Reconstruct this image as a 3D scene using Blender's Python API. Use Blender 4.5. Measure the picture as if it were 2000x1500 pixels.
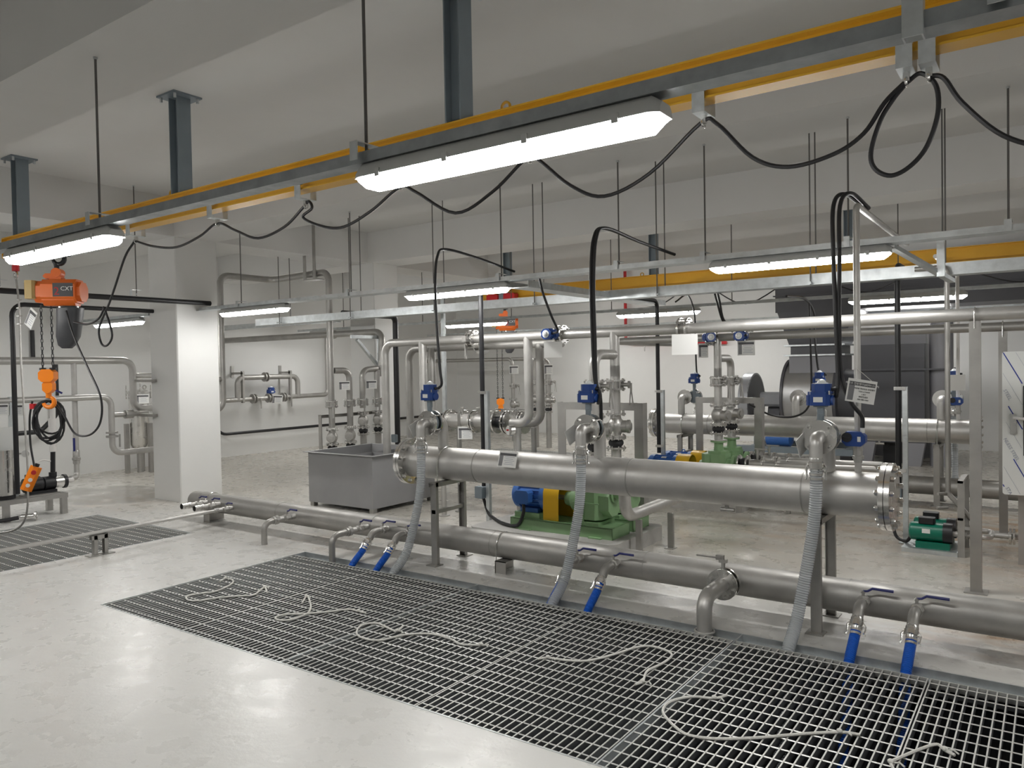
import bpy, math, random
from mathutils import Vector as V, Matrix as M
random.seed(7)
for o in list(bpy.data.objects): bpy.data.objects.remove(o, do_unlink=True)
sc = bpy.context.scene
COL = sc.collection
# ---------------------------------------------------------------- camera
HCAM = 1.6
yaw, pitch, roll, FPX = 0.61596, -0.021662, 0.017868, 1496.6
fw = V((-math.sin(yaw), math.cos(yaw), 0)); rt = V((math.cos(yaw), math.sin(yaw), 0)); up = V((0, 0, 1))
fw2 = fw*math.cos(pitch)+up*math.sin(pitch); up2 = -fw*math.sin(pitch)+up*math.cos(pitch)
r3 = rt*math.cos(roll)-up2*math.sin(roll); u3 = rt*math.sin(roll)+up2*math.cos(roll)
cd = bpy.data.cameras.new('camera'); cam = bpy.data.objects.new('camera', cd); COL.objects.link(cam)
cd.sensor_fit = 'HORIZONTAL'; cd.sensor_width = 36; cd.lens = FPX/2000*36; cd.clip_start = .05; cd.clip_end = 100
mw = M.Identity(4)
for i in range(3):
    mw[i][0] = r3[i]; mw[i][1] = u3[i]; mw[i][2] = -fw2[i]
mw[2][3] = HCAM
cam.matrix_world = mw
sc.camera = cam
# ---------------------------------------------------------------- world, exposure
w = bpy.data.worlds.new('world'); sc.world = w; w.use_nodes = True
w.node_tree.nodes['Background'].inputs[0].default_value = (.75, .78, .8, 1)
w.node_tree.nodes['Background'].inputs[1].default_value = .3
sc.view_settings.view_transform = 'Standard'; sc.view_settings.look = 'None'
sc.view_settings.gamma = 1; sc.view_settings.use_curve_mapping = False
sc.view_settings.exposure = 0.24
LAMP = 46.0
try:
    sc.cycles.use_denoising = True
    sc.cycles.max_bounces = 7; sc.cycles.diffuse_bounces = 5; sc.cycles.glossy_bounces = 3; sc.cycles.transparent_max_bounces = 6; sc.cycles.adaptive_threshold = .02; sc.cycles.sample_clamp_indirect = 6
    sc.cycles.caustics_reflective = False; sc.cycles.caustics_refractive = False
except Exception: pass

# ---------------------------------------------------------------- materials
MT = {}
def mat(name, col, metal=0., rough=.5, var=.0, vscale=6., rvar=0., bump=0., bscale=40., col2=None, coat=0., spec=.5, stretch=(1,1,1), alpha=1., trans=0.):
    m = bpy.data.materials.new(name); m.use_nodes = True; nt = m.node_tree; N = nt.nodes; L = nt.links
    b = N['Principled BSDF']; c = (*col, 1)
    b.inputs['Base Color'].default_value = c; b.inputs['Metallic'].default_value = metal; b.inputs['Roughness'].default_value = rough
    b.inputs['Specular IOR Level'].default_value = spec; b.inputs['Coat Weight'].default_value = coat; b.inputs['Alpha'].default_value = alpha
    b.inputs['Transmission Weight'].default_value = trans
    if var or rvar or bump or col2:
        tc = N.new('ShaderNodeTexCoord'); mp = N.new('ShaderNodeMapping'); mp.inputs['Scale'].default_value = stretch
        L.new(tc.outputs['Object'], mp.inputs[0])
    if var or col2:
        nz = N.new('ShaderNodeTexNoise'); nz.inputs['Scale'].default_value = vscale; nz.inputs['Detail'].default_value = 6; nz.inputs['Roughness'].default_value = .6
        L.new(mp.outputs[0], nz.inputs['Vector'])
        rp = N.new('ShaderNodeValToRGB'); rp.color_ramp.elements[0].position = .3; rp.color_ramp.elements[1].position = .7
        d = col2 if col2 else tuple(max(0, x*(1-var)) for x in col)
        u = col if col2 else tuple(min(1, x*(1+var)) for x in col)
        rp.color_ramp.elements[0].color = (*d, 1); rp.color_ramp.elements[1].color = (*u, 1)
        L.new(nz.outputs[0], rp.inputs[0]); L.new(rp.outputs[0], b.inputs['Base Color'])
    if rvar:
        n2 = N.new('ShaderNodeTexNoise'); n2.inputs['Scale'].default_value = vscale*1.7; n2.inputs['Detail'].default_value = 4
        L.new(mp.outputs[0], n2.inputs['Vector'])
        mr = N.new('ShaderNodeMapRange'); mr.inputs[1].default_value = .3; mr.inputs[2].default_value = .7
        mr.inputs[3].default_value = max(.02, rough-rvar); mr.inputs[4].default_value = min(1, rough+rvar)
        L.new(n2.outputs[0], mr.inputs[0]); L.new(mr.outputs[0], b.inputs['Roughness'])
    if bump:
        n3 = N.new('ShaderNodeTexNoise'); n3.inputs['Scale'].default_value = bscale; n3.inputs['Detail'].default_value = 3
        L.new(mp.outputs[0], n3.inputs['Vector'])
        bp = N.new('ShaderNodeBump'); bp.inputs['Strength'].default_value = bump; bp.inputs['Distance'].default_value = .01
        L.new(n3.outputs[0], bp.inputs['Height']); L.new(bp.outputs[0], b.inputs['Normal'])
    MT[name] = m; return m
mat('wall', (.76, .76, .745), rough=.6, var=.02, vscale=1.2, bump=.05, bscale=150)
mat('ceil', (.70, .695, .68), rough=.75, var=.02, vscale=1.5, bump=.05, bscale=150)
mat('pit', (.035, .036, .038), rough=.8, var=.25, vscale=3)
mat('concrete', (.42, .41, .39), rough=.75, var=.12, vscale=7, bump=.15, bscale=60)
mat('stainless', (.54, .53, .51), .75, .46, var=.10, vscale=5, rvar=.07)
mat('stainless_dull', (.41, .40, .38), .75, .48, var=.14, vscale=4, rvar=.08)
mat('stainless_pol', (.74, .73, .71), 1., .24, var=.05, vscale=9, rvar=.06)
mat('cast', (.48, .47, .45), .8, .42, var=.1, vscale=14, bump=.1, bscale=90)
mat('galv', (.60, .63, .64), .8, .42, var=.13, vscale=12, rvar=.1)
mat('galv_dark', (.36, .385, .40), .9, .4, var=.15, vscale=12, rvar=.1)
mat('galv_shaded', (.17, .18, .185), .5, .5, var=.15, vscale=10)
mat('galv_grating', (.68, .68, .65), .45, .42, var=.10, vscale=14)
mat('rod_steel', (.16, .155, .15), .6, .45)
mat('steel_grey', (.21, .25, .28), .1, .45, var=.05)
mat('yellow', (.66, .36, .025), 0, .38, var=.05, vscale=3)
mat('guard_yellow', (.85, .50, .02), 0, .35)
mat('orange', (.80, .17, .03), 0, .35, var=.04)
mat('orange_bright', (.9, .24, .01), 0, .35)
mat('tan', (.50, .36, .14), 0, .45)
mat('blue_motor', (.045, .15, .46), 0, .38, var=.06)
mat('blue_act', (.012, .055, .25), 0, .35, var=.05)
mat('blue_hose', (.01, .11, .55), 0, .35)
mat('blue_lever', (.012, .018, .15), 0, .4)
mat('green', (.27, .44, .23), 0, .45, var=.06)
mat('green_dark', (.0, .16, .10), 0, .35)
mat('black', (.012, .012, .014), 0, .42)
mat('rubber', (.02, .02, .022), 0, .6)
mat('pvc_dark', (.055, .056, .062), 0, .4, var=.08, vscale=2)
mat('duct', (.075, .076, .086), 0, .42, var=.1, vscale=1.5)
mat('duct_light', (.26, .26, .28), 0, .45, var=.06, vscale=1.5)
mat('fan_steel', (.42, .42, .42), .8, .4, var=.08, vscale=3)
mat('guard_grey', (.34, .35, .37), .2, .4, var=.04)
mat('tank_grey', (.30, .30, .305), 0, .5, var=.06, vscale=3)
mat('white_pvc', (.78, .76, .74), 0, .35)
mat('paper', (.78, .78, .76), 0, .5)
mat('print_dark', (.07, .07, .075), 0, .5)
mat('print_grey', (.20, .20, .21), 0, .5)
mat('ink', (.03, .03, .03), 0, .6)
mat('ink_blue', (.02, .04, .28), 0, .5)
mat('ink_pale', (.33, .35, .42), 0, .5)
mat('film', (.70, .71, .69), 0, .3)
mat('red', (.5, .02, .025), 0, .35)
mat('rope', (.84, .83, .78), 0, .8, bump=.5, bscale=300)
mat('hose_clear', (.55, .58, .60), 0, .22, spec=.6, alpha=.72)
mat('glass', (.8, .82, .82), 0, .08, spec=.7)
mat('lamp_grey', (.60, .61, .60), 0, .45)
m = mat('lens', (1, 1, 1)); e = m.node_tree.nodes['Principled BSDF']
e.inputs['Emission Color'].default_value = (1, .99, .965, 1); e.inputs['Emission Strength'].default_value = LAMP
# floor: grey coating with worn, glossy patches, brown stains that have a shape of their own
def floor_mat():
    m = bpy.data.materials.new('floor'); m.use_nodes = True; nt = m.node_tree; N = nt.nodes; L = nt.links; b = N['Principled BSDF']
    tc = N.new('ShaderNodeTexCoord')
    def noise(s, d=5, st=(1, 1, 1), r=.55):
        mp = N.new('ShaderNodeMapping'); mp.inputs['Scale'].default_value = st; L.new(tc.outputs['Object'], mp.inputs[0])
        n = N.new('ShaderNodeTexNoise'); n.inputs['Scale'].default_value = s; n.inputs['Detail'].default_value = d; n.inputs['Roughness'].default_value = r
        L.new(mp.outputs[0], n.inputs['Vector']); return n.outputs[0]
    def ramp(src, p0, c0, p1, c1):
        r = N.new('ShaderNodeValToRGB'); r.color_ramp.elements[0].position = p0; r.color_ramp.elements[1].position = p1
        r.color_ramp.elements[0].color = (*c0, 1); r.color_ramp.elements[1].color = (*c1, 1); L.new(src, r.inputs[0]); return r.outputs[0]
    def mix(f, a, c):
        x = N.new('ShaderNodeMix'); x.data_type = 'RGBA'; L.new(f, x.inputs['Factor']); L.new(a, x.inputs[6])
        if isinstance(c, tuple): x.inputs[7].default_value = (*c, 1)
        else: L.new(c, x.inputs[7])
        return x.outputs[2]
    def blob(cx, cy, rx, ry, soft=.6):
        mp = N.new('ShaderNodeMapping'); mp.vector_type = 'POINT'
        mp.inputs['Location'].default_value = (-cx/rx, -cy/ry, 0); mp.inputs['Scale'].default_value = (1/rx, 1/ry, 0)
        L.new(tc.outputs['Object'], mp.inputs[0])
        ln = N.new('ShaderNodeVectorMath'); ln.operation = 'LENGTH'; L.new(mp.outputs[0], ln.inputs[0])
        a = N.new('ShaderNodeMapRange'); a.inputs[1].default_value = 1.; a.inputs[2].default_value = 1.-soft; a.inputs[3].default_value = 0; a.inputs[4].default_value = 1
        L.new(ln.outputs['Value'], a.inputs[0]); return a.outputs[0]
    def mul(a, c):
        x = N.new('ShaderNodeMath'); x.operation = 'MULTIPLY'; L.new(a, x.inputs[0])
        if isinstance(c, float): x.inputs[1].default_value = c
        else: L.new(c, x.inputs[1])
        return x.outputs[0]
    base = ramp(noise(1.1, 6), .3, (.655, .65, .625), .7, (.70, .695, .675))
    fine = ramp(noise(9, 6), .42, (.0, 0, 0), .75, (1, 1, 1))
    c = mix(mul(fine, .08), base, (.60, .57, .51))
    # the coating is browner and dustier beyond the pipes than on the walkway in front of the pit
    sy = N.new('ShaderNodeSeparateXYZ'); L.new(tc.outputs['Object'], sy.inputs[0])
    wob = N.new('ShaderNodeMath'); wob.operation = 'MULTIPLY_ADD'; L.new(noise(.9, 5), wob.inputs[0]); wob.inputs[1].default_value = 2.2; L.new(sy.outputs['Y'], wob.inputs[2])
    far = N.new('ShaderNodeMapRange'); far.inputs[1].default_value = 5.2; far.inputs[2].default_value = 7.4; L.new(wob.outputs[0], far.inputs[0])
    dust = ramp(noise(1.6, 6, (1, 1.6, 1), .5), .3, (.45, .42, .365), .72, (.50, .475, .42))
    c = mix(mul(far.outputs[0], .85), c, dust)
    specks = ramp(noise(22, 4), .69, (0, 0, 0), .80, (1, 1, 1))
    c = mix(mul(specks, .22), c, (.36, .29, .20))
    rust = ramp(noise(2.2, 6, (1, 2.5, 1)), .42, (0, 0, 0), .68, (1, 1, 1))
    for (x, y, rx, ry, k) in ((-.1, 5.3, 1.3, .8, 1.), (-.3, 8.4, 2.2, 1.5, 1.), (-.1, 6.9, 1.2, .9, .4), (-5.6, 4.8, 1.3, .5, .3), (-2.2, 7.2, 1.5, 1.2, .3), (-7., 3.2, .5, 1.2, .25), (-9.8, 5.0, 1.3, .8, .35)):
        c = mix(mul(mul(blob(x, y, rx, ry, .8), rust), k), c, (.36, .20, .08))
    wet = mul(blob(-10.3, 5.2, 1.0, .75, .15), ramp(noise(3, 3), .35, (0, 0, 0), .5, (1, 1, 1)))
    c = mix(mul(wet, .45), c, (.20, .18, .15))
    damp = mul(blob(-.2, 4.85, 1.0, .35, .4), ramp(noise(5, 4), .4, (0, 0, 0), .6, (1, 1, 1)))
    c = mix(mul(damp, .5), c, (.22, .21, .20))
    L.new(c, b.inputs['Base Color'])
    rg = N.new('ShaderNodeMapRange'); rg.inputs[1].default_value = .35; rg.inputs[2].default_value = .65; rg.inputs[3].default_value = .25; rg.inputs[4].default_value = .33
    L.new(noise(6, 5), rg.inputs[0])
    rr = N.new('ShaderNodeMath'); rr.operation = 'SUBTRACT'; rr.use_clamp = True; L.new(rg.outputs[0], rr.inputs[0]); L.new(mul(wet, .2), rr.inputs[1])
    L.new(rr.outputs[0], b.inputs['Roughness'])
    bp = N.new('ShaderNodeBump'); bp.inputs['Strength'].default_value = .18; bp.inputs['Distance'].default_value = .01
    L.new(noise(18, 4), bp.inputs['Height']); L.new(bp.outputs[0], b.inputs['Normal'])
    MT['floor'] = m
floor_mat()

# ---------------------------------------------------------------- mesh building
def fillet(pts, R, k=6):
    pts = [V(p) for p in pts]; out = [pts[0]]
    for i in range(1, len(pts)-1):
        a, b, c = pts[i-1], pts[i], pts[i+1]; u = (a-b); v = (c-b); lu, lv = u.length, v.length; u.normalize(); v.normalize()
        ang = u.angle(v)
        if ang > math.pi-.02: out.append(b); continue
        d = min(R/math.tan(ang/2), lu*.49, lv*.49); r = d*math.tan(ang/2)
        bis = (u+v).normalized(); ctr = b+bis*(r/math.sin(ang/2)); s = b+u*d-ctr; e_ = b+v*d-ctr; th = s.angle(e_)
        ax = s.cross(e_).normalized()
        for j in range(k+1): out.append(ctr+M.Rotation(th*j/k, 3, ax) @ s)
    out.append(pts[-1]); return out
def spline(pts, n=8):
    P = [V(p) for p in pts]; P = [P[0]*2-P[1]]+P+[P[-1]*2-P[-2]]; out = []
    for i in range(1, len(P)-2):
        a, b, c, d = P[i-1], P[i], P[i+1], P[i+2]
        for j in range(n):
            t = j/n
            out.append(.5*((2*b)+(c-a)*t+(2*a-5*b+4*c-d)*t*t+(3*b-a-3*c+d)*t**3))
    out.append(P[-2]); return out
def resample(pts, ds):
    out = [pts[0]]; acc = 0
    for i in range(len(pts)-1):
        a, b = pts[i], pts[i+1]; l = (b-a).length; t = ds-acc
        while t <= l:
            out.append(a.lerp(b, t/l)); t += ds
        acc = l-(t-ds)
    return out
class MB:
    def __init__(s): s.v = []; s.f = []
    def add(s, vs, fs):
        n = len(s.v); s.v += [V(x) for x in vs]; s.f += [tuple(i+n for i in f) for f in fs]; return s
    def box(s, c, d, rot=None):
        c = V(c); h = V(d)/2
        vs = [V((x*h.x, y*h.y, z*h.z)) for x in (-1, 1) for y in (-1, 1) for z in (-1, 1)]
        if rot is not None: vs = [rot @ q for q in vs]
        return s.add([q+c for q in vs], [(0, 1, 3, 2), (4, 6, 7, 5), (0, 4, 5, 1), (2, 3, 7, 6), (0, 2, 6, 4), (1, 5, 7, 3)])
    def bb(s, x0, x1, y0, y1, z0, z1): return s.box(((x0+x1)/2, (y0+y1)/2, (z0+z1)/2), (abs(x1-x0), abs(y1-y0), abs(z1-z0)))
    def cbox(s, c, d, ch=.1, axis='Z'):
        # box with chamfered edges round one axis
        hx, hy, hz = [q/2 for q in d]; c = V(c)
        if axis == 'Z': a, b, h = hx, hy, hz
        elif axis == 'X': a, b, h = hy, hz, hx
        else: a, b, h = hz, hx, hy
        e = min(ch, a*.95, b*.95)
        poly = [(a, -b+e), (a, b-e), (a-e, b), (-a+e, b), (-a, b-e), (-a, -b+e), (-a+e, -b), (a-e, -b)]
        def mp(p, t):
            if axis == 'Z': return V((p[0], p[1], t))
            if axis == 'X': return V((t, p[0], p[1]))
            return V((p[1], t, p[0]))
        vs = [mp(p, -h)+c for p in poly]+[mp(p, h)+c for p in poly]; n = 8
        return s.add(vs, [tuple(range(n-1, -1, -1)), tuple(range(n, 2*n))]+[(i, (i+1) % n, n+(i+1) % n, n+i) for i in range(n)])
    def sweep(s, pts, rs, n=12, caps=True, closed=False):
        pts = [V(p) for p in pts]; m = len(pts)
        t0 = (pts[1]-pts[0]).normalized(); ref = V((0, 0, 1)) if abs(t0.z) < .9 else V((1, 0, 0))
        u = t0.cross(ref).normalized(); vs = []; tp = t0
        for i, p in enumerate(pts):
            if closed: t = (pts[(i+1) % m]-pts[i-1]).normalized()
            else: t = (pts[min(i+1, m-1)]-pts[max(i-1, 0)]).normalized()
            q = tp.rotation_difference(t); u = q @ u; u = (u-t*u.dot(t)).normalized(); tp = t; w_ = t.cross(u)
            r = rs[i] if isinstance(rs, (list, tuple)) else rs
            for j in range(n):
                a = 2*math.pi*j/n; vs.append(p+(u*math.cos(a)+w_*math.sin(a))*r)
        fs = []
        for i in range(m if closed else m-1):
            k = (i+1) % m
            for j in range(n): fs.append((i*n+j, i*n+(j+1) % n, k*n+(j+1) % n, k*n+j))
        if caps and not closed: fs += [tuple(range(n-1, -1, -1)), tuple((m-1)*n+j for j in range(n))]
        return s.add(vs, fs)
    def pipe(s, pts, r, n=14, fil=None, k=6): return s.sweep(fillet(pts, fil if fil else r*3, k), r, n)
    def cyl(s, a, b, r, r2=None, n=16):
        a, b = V(a), V(b); return s.sweep([a, b], [r, r if r2 is None else r2], n)
    def lathe(s, o, ax, prof, n=18, caps=True):
        o = V(o); ax = V(ax).normalized(); ref = V((0, 0, 1)) if abs(ax.z) < .9 else V((1, 0, 0)); u = ax.cross(ref).normalized(); w_ = ax.cross(u); vs = []; m = len(prof)
        for (t, r) in prof:
            for j in range(n):
                a = 2*math.pi*j/n; vs.append(o+ax*t+(u*math.cos(a)+w_*math.sin(a))*max(r, 1e-4))
        fs = [(i*n+j, i*n+(j+1) % n, (i+1)*n+(j+1) % n, (i+1)*n+j) for i in range(m-1) for j in range(n)]
        if caps: fs += [tuple(range(n-1, -1, -1)), tuple((m-1)*n+j for j in range(n))]
        return s.add(vs, fs)
    def ball(s, c, r, ax=(0, 0, 1), n=16, sq=1.):
        m = 9; return s.lathe(c, ax, [(-r*sq*math.cos(math.pi*i/m), r*math.sin(math.pi*i/m)) for i in range(m+1)], n)
    def prism(s, poly, h0, h1, fr):
        # poly 2D, fr(a,b,h)->V
        n = len(poly); vs = [fr(a, b, h0) for a, b in poly]+[fr(a, b, h1) for a, b in poly]
        return s.add(vs, [tuple(range(n-1, -1, -1)), tuple(range(n, 2*n))]+[(i, (i+1) % n, n+(i+1) % n, n+i) for i in range(n)])
    def ring(s, c, ax, R, r, n=20, k=8):
        c = V(c); ax = V(ax).normalized(); ref = V((0, 0, 1)) if abs(ax.z) < .9 else V((1, 0, 0)); u = ax.cross(ref).normalized(); w_ = ax.cross(u)
        return s.sweep([c+(u*math.cos(2*math.pi*i/n)+w_*math.sin(2*math.pi*i/n))*R for i in range(n)], r, k, closed=True)
    def angle(s, a, b, wd=.05, t=.005, d1=(1, 0, 0), d2=(0, 1, 0)):
        # L section from a to b
        a, b, d1, d2 = V(a), V(b), V(d1), V(d2); poly = [(0, 0), (wd, 0), (wd, t), (t, t), (t, wd), (0, wd)]
        return s.prism(poly, 0, 1, lambda x, y, h: a.lerp(b, h)+d1*x+d2*y)
    def chan(s, a, b, wd, ht, t, side, upv):
        # C section: web of width wd along side (centred), legs of height ht along upv
        a, b, side, upv = V(a), V(b), V(side), V(upv); h = wd/2
        poly = [(-h, 0), (h, 0), (h, ht), (h-t, ht), (h-t, t), (-h+t, t), (-h+t, ht), (-h, ht)]
        return s.prism(poly, 0, 1, lambda x, y, q: a.lerp(b, q)+side*x+upv*y)
    def hsec(s, a, b, wd, ht, t, side, upv):
        a, b, side, upv = V(a), V(b), V(side), V(upv); h = wd/2; k = ht/2
        poly = [(-h, -k), (h, -k), (h, -k+t), (t/2, -k+t), (t/2, k-t), (h, k-t), (h, k), (-h, k), (-h, k-t), (-t/2, k-t), (-t/2, -k+t), (-h, -k+t)]
        return s.prism(poly, 0, 1, lambda x, y, q: a.lerp(b, q)+side*x+upv*y)
def mesh(name, mb, mt, off=V((0, 0, 0)), sharp=32):
    me = bpy.data.meshes.new(name); me.from_pydata([v-off for v in mb.v], [], mb.f); me.update()
    import bmesh
    bm = bmesh.new(); bm.from_mesh(me); bmesh.ops.recalc_face_normals(bm, faces=bm.faces); bm.to_mesh(me); bm.free()
    me.shade_smooth(); me.set_sharp_from_angle(angle=math.radians(sharp))
    me.materials.append(MT[mt]); return me
def setp(o, label=None, cat=None, group=None, kind=None):
    if label: o['label'] = label
    if cat: o['category'] = cat
    if group: o['group'] = group
    if kind: o['kind'] = kind
    return o
def link(name, me, parent=None):
    o = bpy.data.objects.new(name, me); COL.objects.link(o)
    if parent: o.parent = parent
    return o
def one(name, label, cat, mb, mt, group=None, kind=None):
    xs = [v for v in mb.v]; c = sum(xs, V((0, 0, 0)))/len(xs); c.z = min(v.z for v in xs)
    o = link(name, mesh(name, mb, mt, c)); o.location = c
    return setp(o, label, cat, group, kind)
def struct(name, mb, mt, parent=None):
    o = link(name, mesh(name, mb, mt), parent)
    if not parent: setp(o, kind='structure')
    return o
class TH:
    def __init__(s, name, label, cat, loc=(0, 0, 0), group=None, rot=None, local=False):
        s.e = bpy.data.objects.new(name, None); COL.objects.link(s.e); s.loc = V(loc); s.e.location = s.loc; s.e.empty_display_size = .05
        if rot is not None: s.e.rotation_euler = rot
        s.off = V((0, 0, 0)) if local else s.loc
        setp(s.e, label, cat, group)
    def p(s, name, mb, mt, parent=None, label=None, kind=None, sharp=32):
        o = link(name, mesh(name, mb, mt, s.off, sharp), parent if parent else s.e)
        return setp(o, label, None, None, kind)
    def inst(s, name, me, mtx, parent=None):
        o = link(name, me, parent if parent else s.e); o.matrix_local = M.Translation(-s.off) @ mtx; return o
def clone(th, loc, label, group=None, rot=None, scale=None, name=None):
    src = th.e if isinstance(th, TH) else th
    r = src.copy(); COL.objects.link(r); r.location = V(loc)
    if name: r.name = name
    if rot is not None: r.rotation_euler = rot
    if scale: r.scale = scale
    r['label'] = label
    if group: r['group'] = group
    for ch in list(src.children):
        c = ch.copy(); COL.objects.link(c); c.parent = r
        for g in ch.children:
            d = g.copy(); COL.objects.link(d); d.parent = c
    return r
PI = math.pi
class Proto:
    # first use returns the original moved into place, later uses copies
    def __init__(s, builder): s.b = builder; s.t = None
    def put(s, loc, label, group=None, rot=(0, 0, 0), scale=None):
        if s.t is None:
            s.t = s.b(); e = s.t.e; e.location = V(loc); e.rotation_euler = rot; e['label'] = label
            if group: e['group'] = group
            if scale: e.scale = scale
            bpy.context.view_layer.update(); return e
        return clone(s.t, loc, label, group, rot, scale)
def hexbolts(mb, c, ax, R, n, r=.009, h=.012, thick=.03, ph=0.):
    c = V(c); ax = V(ax).normalized(); ref = V((0, 0, 1)) if abs(ax.z) < .9 else V((1, 0, 0)); u = ax.cross(ref).normalized(); w_ = ax.cross(u)
    for i in range(n):
        a = 2*PI*(i+ph)/n; p = c+(u*math.cos(a)+w_*math.sin(a))*R
        mb.cyl(p-ax*(thick/2+h), p+ax*(thick/2+h), r, n=6)
    return mb
# ================================================================ the setting
XL, XR, YF, YB, ZS, ZB = -12.8, 6.0, -5.0, 15.6, 3.76, 3.285
PITS = [(-5.42, 3.0, 2.655, 4.44), (-8.93, -7.05, 2.0, 4.37), (-8.93, -7.05, 10.17, 12.2)]
xs = sorted({XL, XR, *[p[0] for p in PITS], *[p[1] for p in PITS]}); ys = sorted({YF, YB, *[p[2] for p in PITS], *[p[3] for p in PITS]})
mb = MB()
for i in range(len(xs)-1):
    for j in range(len(ys)-1):
        cx, cy = (xs[i]+xs[i+1])/2, (ys[j]+ys[j+1])/2
        if any(a < cx < b and c < cy < d for a, b, c, d in PITS): continue
        mb.add([(xs[i], ys[j], 0), (xs[i+1], ys[j], 0), (xs[i+1], ys[j+1], 0), (xs[i], ys[j+1], 0)], [(0, 1, 2, 3)])
floor = struct('floor', mb, 'floor')
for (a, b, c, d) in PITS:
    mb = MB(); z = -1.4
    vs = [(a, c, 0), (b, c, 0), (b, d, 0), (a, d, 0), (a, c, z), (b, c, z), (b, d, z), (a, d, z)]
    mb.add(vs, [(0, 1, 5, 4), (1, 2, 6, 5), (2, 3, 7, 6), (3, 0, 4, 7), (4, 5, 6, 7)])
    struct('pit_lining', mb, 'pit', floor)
struct('ceiling', MB().bb(XL, XR, YF, YB, ZS, ZS+.15), 'ceil')
struct('wall_left', MB().bb(XL-.2, XL, YF, YB, 0, ZS), 'wall'); struct('wall_right', MB().bb(XR, XR+.2, YF, YB, 0, ZS), 'wall')
struct('wall_back', MB().bb(XL, XR, YB, YB+.2, 0, ZS), 'wall'); struct('wall_front', MB().bb(XL, XR, YF-.2, YF, 0, ZS), 'wall')
for (a, b) in ((-1.6, -1.05), (1.935, 2.485), (5.34, 5.92), (8.6, 9.17), (11.75, 12.3)):
    struct('ceiling_beam', MB().bb(XL, XR, a, b, ZB, ZS), 'ceil')
GY = [(YF, -1.6), (-1.05, 1.935), (2.485, 5.34), (5.92, 8.6), (9.17, 11.75), (12.3, YB)]
for (a, b) in GY: struct('ceiling_beam', MB().bb(-9.44, -8.83, a, b, ZB, ZS), 'ceil')
struct('column', MB().cbox((-9.135, 5.63, ZB/2), (.61, .58, ZB), .012), 'wall'); struct('column', MB().cbox((-9.02, 8.9, ZB/2), (.56, .54, ZB), .012), 'wall')

# pit edge frame
def pit_frame(p, name='trim_1'):
    a, b, c, d = p; r = MB()
    r.bb(a, b, d-.008, d, -.055, .002); r.bb(a, b, d-.055, d, -.055, -.05)
    r.bb(a, b, c, c+.008, -.055, .002); r.bb(a, b, c, c+.045, -.055, -.05)
    r.bb(a, a+.008, c, d, -.055, .002); r.bb(a, a+.045, c, d, -.055, -.05); r.bb(b-.008, b, c, d, -.055, .002)
    return struct(name, r, 'galv')
for i, p in enumerate(PITS): pit_frame(p, 'trim_%d' % (i+1))
for i, x in enumerate((-3.482, -1.507, .475)):
    b = MB().hsec((x, 2.66, -.11), (x, 4.435, -.11), .13, .11, .008, (1, 0, 0), (0, 0, 1)); b.bb(x-.004, x+.004, 2.66, 4.435, -.055, .0)
    struct('trim_%d' % (i+4), b, 'galv')

# ---------------------------------------------------------------- gratings
def grating(label, x0, x1, y0, y1, nb, nr, group, single=False):
    th = TH('floor_grating', label, 'grating', ((x0+x1)/2, (y0+y1)/2, -.05), group)
    L = y1-y0; W = x1-x0
    bar = MB().bb(-.0031, .0031, -L/2, L/2, -.048, -.004).bb(-.0031, .0031, -L/2, L/2, -.004, -.001); rod = MB().box((0, 0, -.005), (W, .0052, .0052), M.Rotation(PI/4, 3, 'X')); band = MB().bb(-W/2, W/2, -.003, .003, -.046, 0)
    if single:
        q = MB()
        for i in range(nb): q.bb(x0+W*i/(nb-1)-.0025, x0+W*i/(nb-1)+.0025, y0, y1, -.044, -.001)
        for i in range(nr): q.bb(x0, x1, y0+L*(i+.5)/nr-.004, y0+L*(i+.5)/nr+.004, -.008, 0)
        th.p('grating_bars', q, 'galv_grating', kind='stuff'); return th
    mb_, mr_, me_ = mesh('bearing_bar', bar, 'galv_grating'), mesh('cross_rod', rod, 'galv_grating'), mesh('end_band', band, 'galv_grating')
    mb_.materials.append(MT['galv_shaded'])            # shade painted dark into the bar flanks, light painted into the top edge
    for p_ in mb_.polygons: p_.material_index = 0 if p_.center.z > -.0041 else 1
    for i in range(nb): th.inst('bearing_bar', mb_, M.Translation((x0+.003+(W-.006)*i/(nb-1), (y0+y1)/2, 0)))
    for i in range(nr): th.inst('cross_rod', mr_, M.Translation(((x0+x1)/2, y0+L*(i+.5)/nr, 0)))
    for y in (y0, y1): th.inst('end_band', me_, M.Translation(((x0+x1)/2, y, 0)))
    return th
GX = [-5.405, -4.443, -3.490, -2.487, -1.514, -.515, .468]
GL = ['panel at the far end beside the bare concrete floor', 'panel under the two knotted ropes beside the first steel cross beam', 'panel carrying one looped rope past the first cross beam',
      'panel in front of the flanged drain elbow', 'panel in the corner near the camera with two blue hoses below', 'outermost panel at the picture corner with a rope end']
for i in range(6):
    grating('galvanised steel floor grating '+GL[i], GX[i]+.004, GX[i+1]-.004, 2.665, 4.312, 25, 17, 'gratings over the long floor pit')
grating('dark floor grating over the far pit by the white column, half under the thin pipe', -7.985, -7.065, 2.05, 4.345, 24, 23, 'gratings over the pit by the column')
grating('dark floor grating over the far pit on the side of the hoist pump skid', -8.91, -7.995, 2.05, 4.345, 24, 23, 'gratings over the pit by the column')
grating('distant dark grating flush in the floor beyond the pipe headers', -8.91, -7.07, 10.19, 12.18, 40, 20, None, True)
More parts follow.
